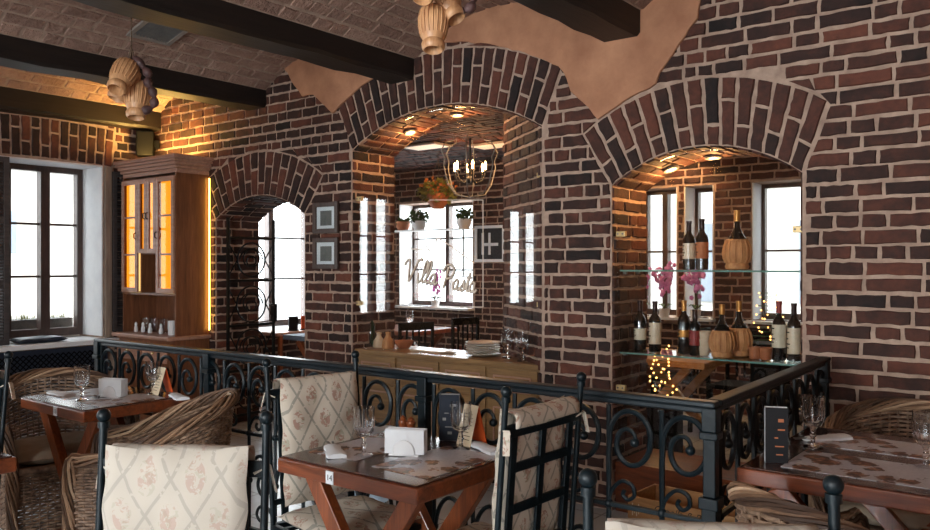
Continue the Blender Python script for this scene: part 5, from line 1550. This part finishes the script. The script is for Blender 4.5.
def back_chair(x, y, rz, lab):
    t = thing('dining_chair', lab, 'chair', (x, y, 0), rz, 'dark chairs of the back room')
    m = MB(); m.box(-.2, .2, -.2, .2, .43, .47); m.build('seat', M_BLACK, t, bevel=.01)
    m = MB(); m.box(-.2, -.17, -.2, -.17, .47, .92); m.box(.17, .2, -.2, -.17, .47, .92); m.box(-.17, .17, -.2, -.18, .84, .92)
    for k in range(4): m.box(-.12+k*.07, -.10+k*.07, -.195, -.18, .5, .84)
    m.build('backrest', M_BLACK, t, bevel=.004)
    for sx in (-1, 1):
        for sy in (-1, 1):
            m = MB(); m.box(sx*.185-.016, sx*.185+.016, sy*.185-.016, sy*.185+.016, 0, .43); m.build('leg', M_BLACK, t)
back_chair(-5.62, 7.0, 1.4, 'dark slatted chair right of the orange-edged table'); back_chair(-5.55, 6.15, 1.2, 'dark slatted chair in front of the orange-edged table'); back_chair(-3.0, 7.1, 1.5, 'dark slatted chair beside the dark table behind the right arch'); back_chair(-4.15, 6.35, -.2, 'dark slatted chair in front of the dark table behind the right arch'); back_chair(-2.4, 6.95, 3.1, 'dark slatted chair beyond the orange wooden table')
for i, (x, y, lab) in enumerate(((-6.60, 6.85, 'wine glass on the orange-edged back table, left one'), (-6.2, 6.9, 'wine glass on the orange-edged back table, right one'), (-6.5, 5.8, 'wine glass on the blue-grey back table'), (-6.15, 5.75, 'second wine glass on the blue-grey back table, nearer the arch'))):
    goblet(Vector((x, y, .761)), lab, .21, 'wine glasses in the back room')
# deep sill with small frames seen through the left arch
t = thing('window_table', 'wooden side table under the tall window behind the small left arch', 'table', (-7.19, 6.1, 0))
m = MB(); m.box(-.22, .22, -.5, .5, .72, .76); m.build('tabletop', M_CABX, t, bevel=.005)
for sx in (-1, 1):
    for sy in (-1, 1):
        m = MB(); m.box(sx*.2-.02, sx*.2+.02, sy*.44-.02, sy*.44+.02, 0, .72); m.build('leg', M_LEG, t)
for i, (y, lab, mt) in enumerate(((5.90, 'small dark card holder on the table behind the small left arch', M_DARKCARD), (6.08, 'small orange-brown card holder on the table behind the small left arch', M_ORANGE))):
    tt = thing('card_holder', lab, 'card holder', (-7.06, y, .761), PI/2-.3, 'card holders behind the small left arch')
    m = MB(); m.box(-.06, .06, -.02, .02, 0, .015); m.build('base', M_DARKCARD, tt)
    m = MB(); m.box(-.055, .055, -.006, .006, .015, .16); m.build('card', mt, tt)
# fairy lights
def fairy(x, y, z, lab, n, H, R):
    t = thing('fairy_light_string', lab, 'fairy lights', (x, y, z), 0, 'fairy lights of the back room')
    pts = [(R*(1-.5*i/n)*math.cos(i*1.9)*rng.uniform(.4, 1), R*(1-.5*i/n)*math.sin(i*1.9)*rng.uniform(.4, 1), H*i/n) for i in range(n)]
    m = MB(); m.tube(smooth_path(pts, 3), .002, 4); m.build('wire', M_LEAF, t)
    b0 = None
    for p in pts:
        if b0 is None:
            m = MB(); m.sphere((0, 0, 0), .007, 6); b0 = m.build('bulb', M_FAIRY, t, smooth=80); b = b0
        else: b = b0.copy(); COL.objects.link(b)
        b.location = p
q = atY(661, 385, 5.5); fairy(q.x, 5.5, q.z-.12, 'string of warm fairy lights low behind the right arch, left of the orange table', 44, .42, .14)
q = atY(770, 318, 6.6); fairy(q.x, 6.6, q.z-.2, 'string of warm fairy lights behind the bottles at the right end', 40, .42, .2)
# plinths that carry the light strings
for u, y, lab, top in ((661, 5.5, 'dark pedestal under the low fairy lights behind the right arch', None), (770, 6.6, 'dark pedestal under the right-hand fairy lights', None)):
    qq = atY(u, 385 if y < 6 else 318, y); zt = qq.z-.12 if y < 6 else qq.z-.2
    t = thing('pedestal', lab, 'pedestal', (qq.x, y, 0), 0, 'pedestals of the back room')
    m = MB(); m.box(-.16, .16, -.16, .16, 0, .05); m.box(-.12, .12, -.12, .12, .05, zt-.04); m.build('column', M_BLACK, t, bevel=.004)
    m = MB(); m.box(-.16, .16, -.16, .16, zt-.04, zt-.001); m.build('slab', M_BLACK, t, bevel=.004)

# ================================================================== LIGHT
def area(name, loc, rot, sx, sy, power, color):
    L = bpy.data.lights.new(name, 'AREA'); L.shape = 'RECTANGLE'; L.size = sx; L.size_y = sy; L.energy = power; L.color = color
    o = bpy.data.objects.new(name, L); COL.objects.link(o); o.location = loc; o.rotation_euler = rot; return o
def point(name, loc, power, color, r=.05):
    L = bpy.data.lights.new(name, 'POINT'); L.energy = power; L.color = color; L.shadow_soft_size = r
    o = bpy.data.objects.new(name, L); COL.objects.link(o); o.location = loc; return o
def spotl(name, loc, power, color, ang=1.6, rot=(0, 0, 0)):
    L = bpy.data.lights.new(name, 'SPOT'); L.energy = power; L.color = color; L.spot_size = ang; L.spot_blend = .6; L.shadow_soft_size = .04
    o = bpy.data.objects.new(name, L); COL.objects.link(o); o.location = loc; o.rotation_euler = rot; return o
DAY = (.95, .975, 1.0)
# daylight at the two left windows beyond the frame; near-wall windows added as fill
area('window_daylight', (XL-.22, (VY0+VY1)/2, 1.62), (0, -PI/2, 0), 1.6, .72, 42, DAY)
area('window_daylight', (XL-.22, (UY0+UY1)/2, 1.62), (0, -PI/2, 0), 1.6, 1.0, 60, DAY)
for a, b, e in ((-2.6, -1.2, 235), (-.7, .7, 75), (1.1, 2.3, 12)):
    area('window_daylight', ((a+b)/2, -3.15, 1.6), (PI/2, 0, 0), b-a, 1.75, e, DAY)
area('window_daylight', ((FW[0][0]+FW[0][1])/2, YF+.36, 1.64), (-PI/2, 0, 0), 1.2, 1.3, 36, DAY)
area('window_daylight', (XL-.42, (GY0+GY1)/2, 1.57), (0, -PI/2, 0), 1.6, 1.15, 40, DAY)
WARM = (1, .60, .28)
for o in list(SC.objects):
    if o.name.startswith('ceiling_spot'):
        spotl('spot_glow', o.location+Vector((0, 0, -.03)), 28, WARM, 2.4)
point('candle_glow', (q.x, 6.2, 2.1), 0.1, WARM)  # no candle here: faint warm point lamp away from the chandelier
ch = [o for o in SC.objects if o.name.startswith('chandelier')][0]
point('candle_glow', ch.location+Vector((0, 0, .03)), 18, (1, .5, .2), .15)
for o in list(SC.objects):
    if o.name.startswith('arch_spot'): point('arch_glow', o.location+Vector((0, .02, -.07)), 6.5, (1, .5, .17), .04)
area('cabinet_top_glow', ((CX0+CX1)/2, (CY0+CY1)/2-.05, 2.53), (PI, 0, 0), .7, .1, 15, (1, .6, .15))
sun = bpy.data.lights.new('sun', 'SUN'); sun.energy = 4.0; sun.angle = .02; so = bpy.data.objects.new('sun', sun); COL.objects.link(so); so.rotation_euler = (math.radians(38), 0, math.radians(40))
W = bpy.data.worlds.new('sky'); SC.world = W; W.use_nodes = True
bg = W.node_tree.nodes['Background']; bg.inputs[0].default_value = (.92, .96, 1, 1); bg.inputs[1].default_value = 4.0
# ================================================================== CAMERA
cam = bpy.data.cameras.new('camera'); co = bpy.data.objects.new('camera', cam); COL.objects.link(co)
cam.sensor_width = 36; cam.lens = 36*F/930; co.location = (0, 0, EYE); co.rotation_euler = (PI/2, 0, math.radians(38))
cam.clip_start = .05
SC.camera = co
SC.view_settings.view_transform = 'Standard'; SC.view_settings.look = 'None'; SC.view_settings.gamma = 1
SC.view_settings.use_curve_mapping = False; SC.view_settings.exposure = 0.4
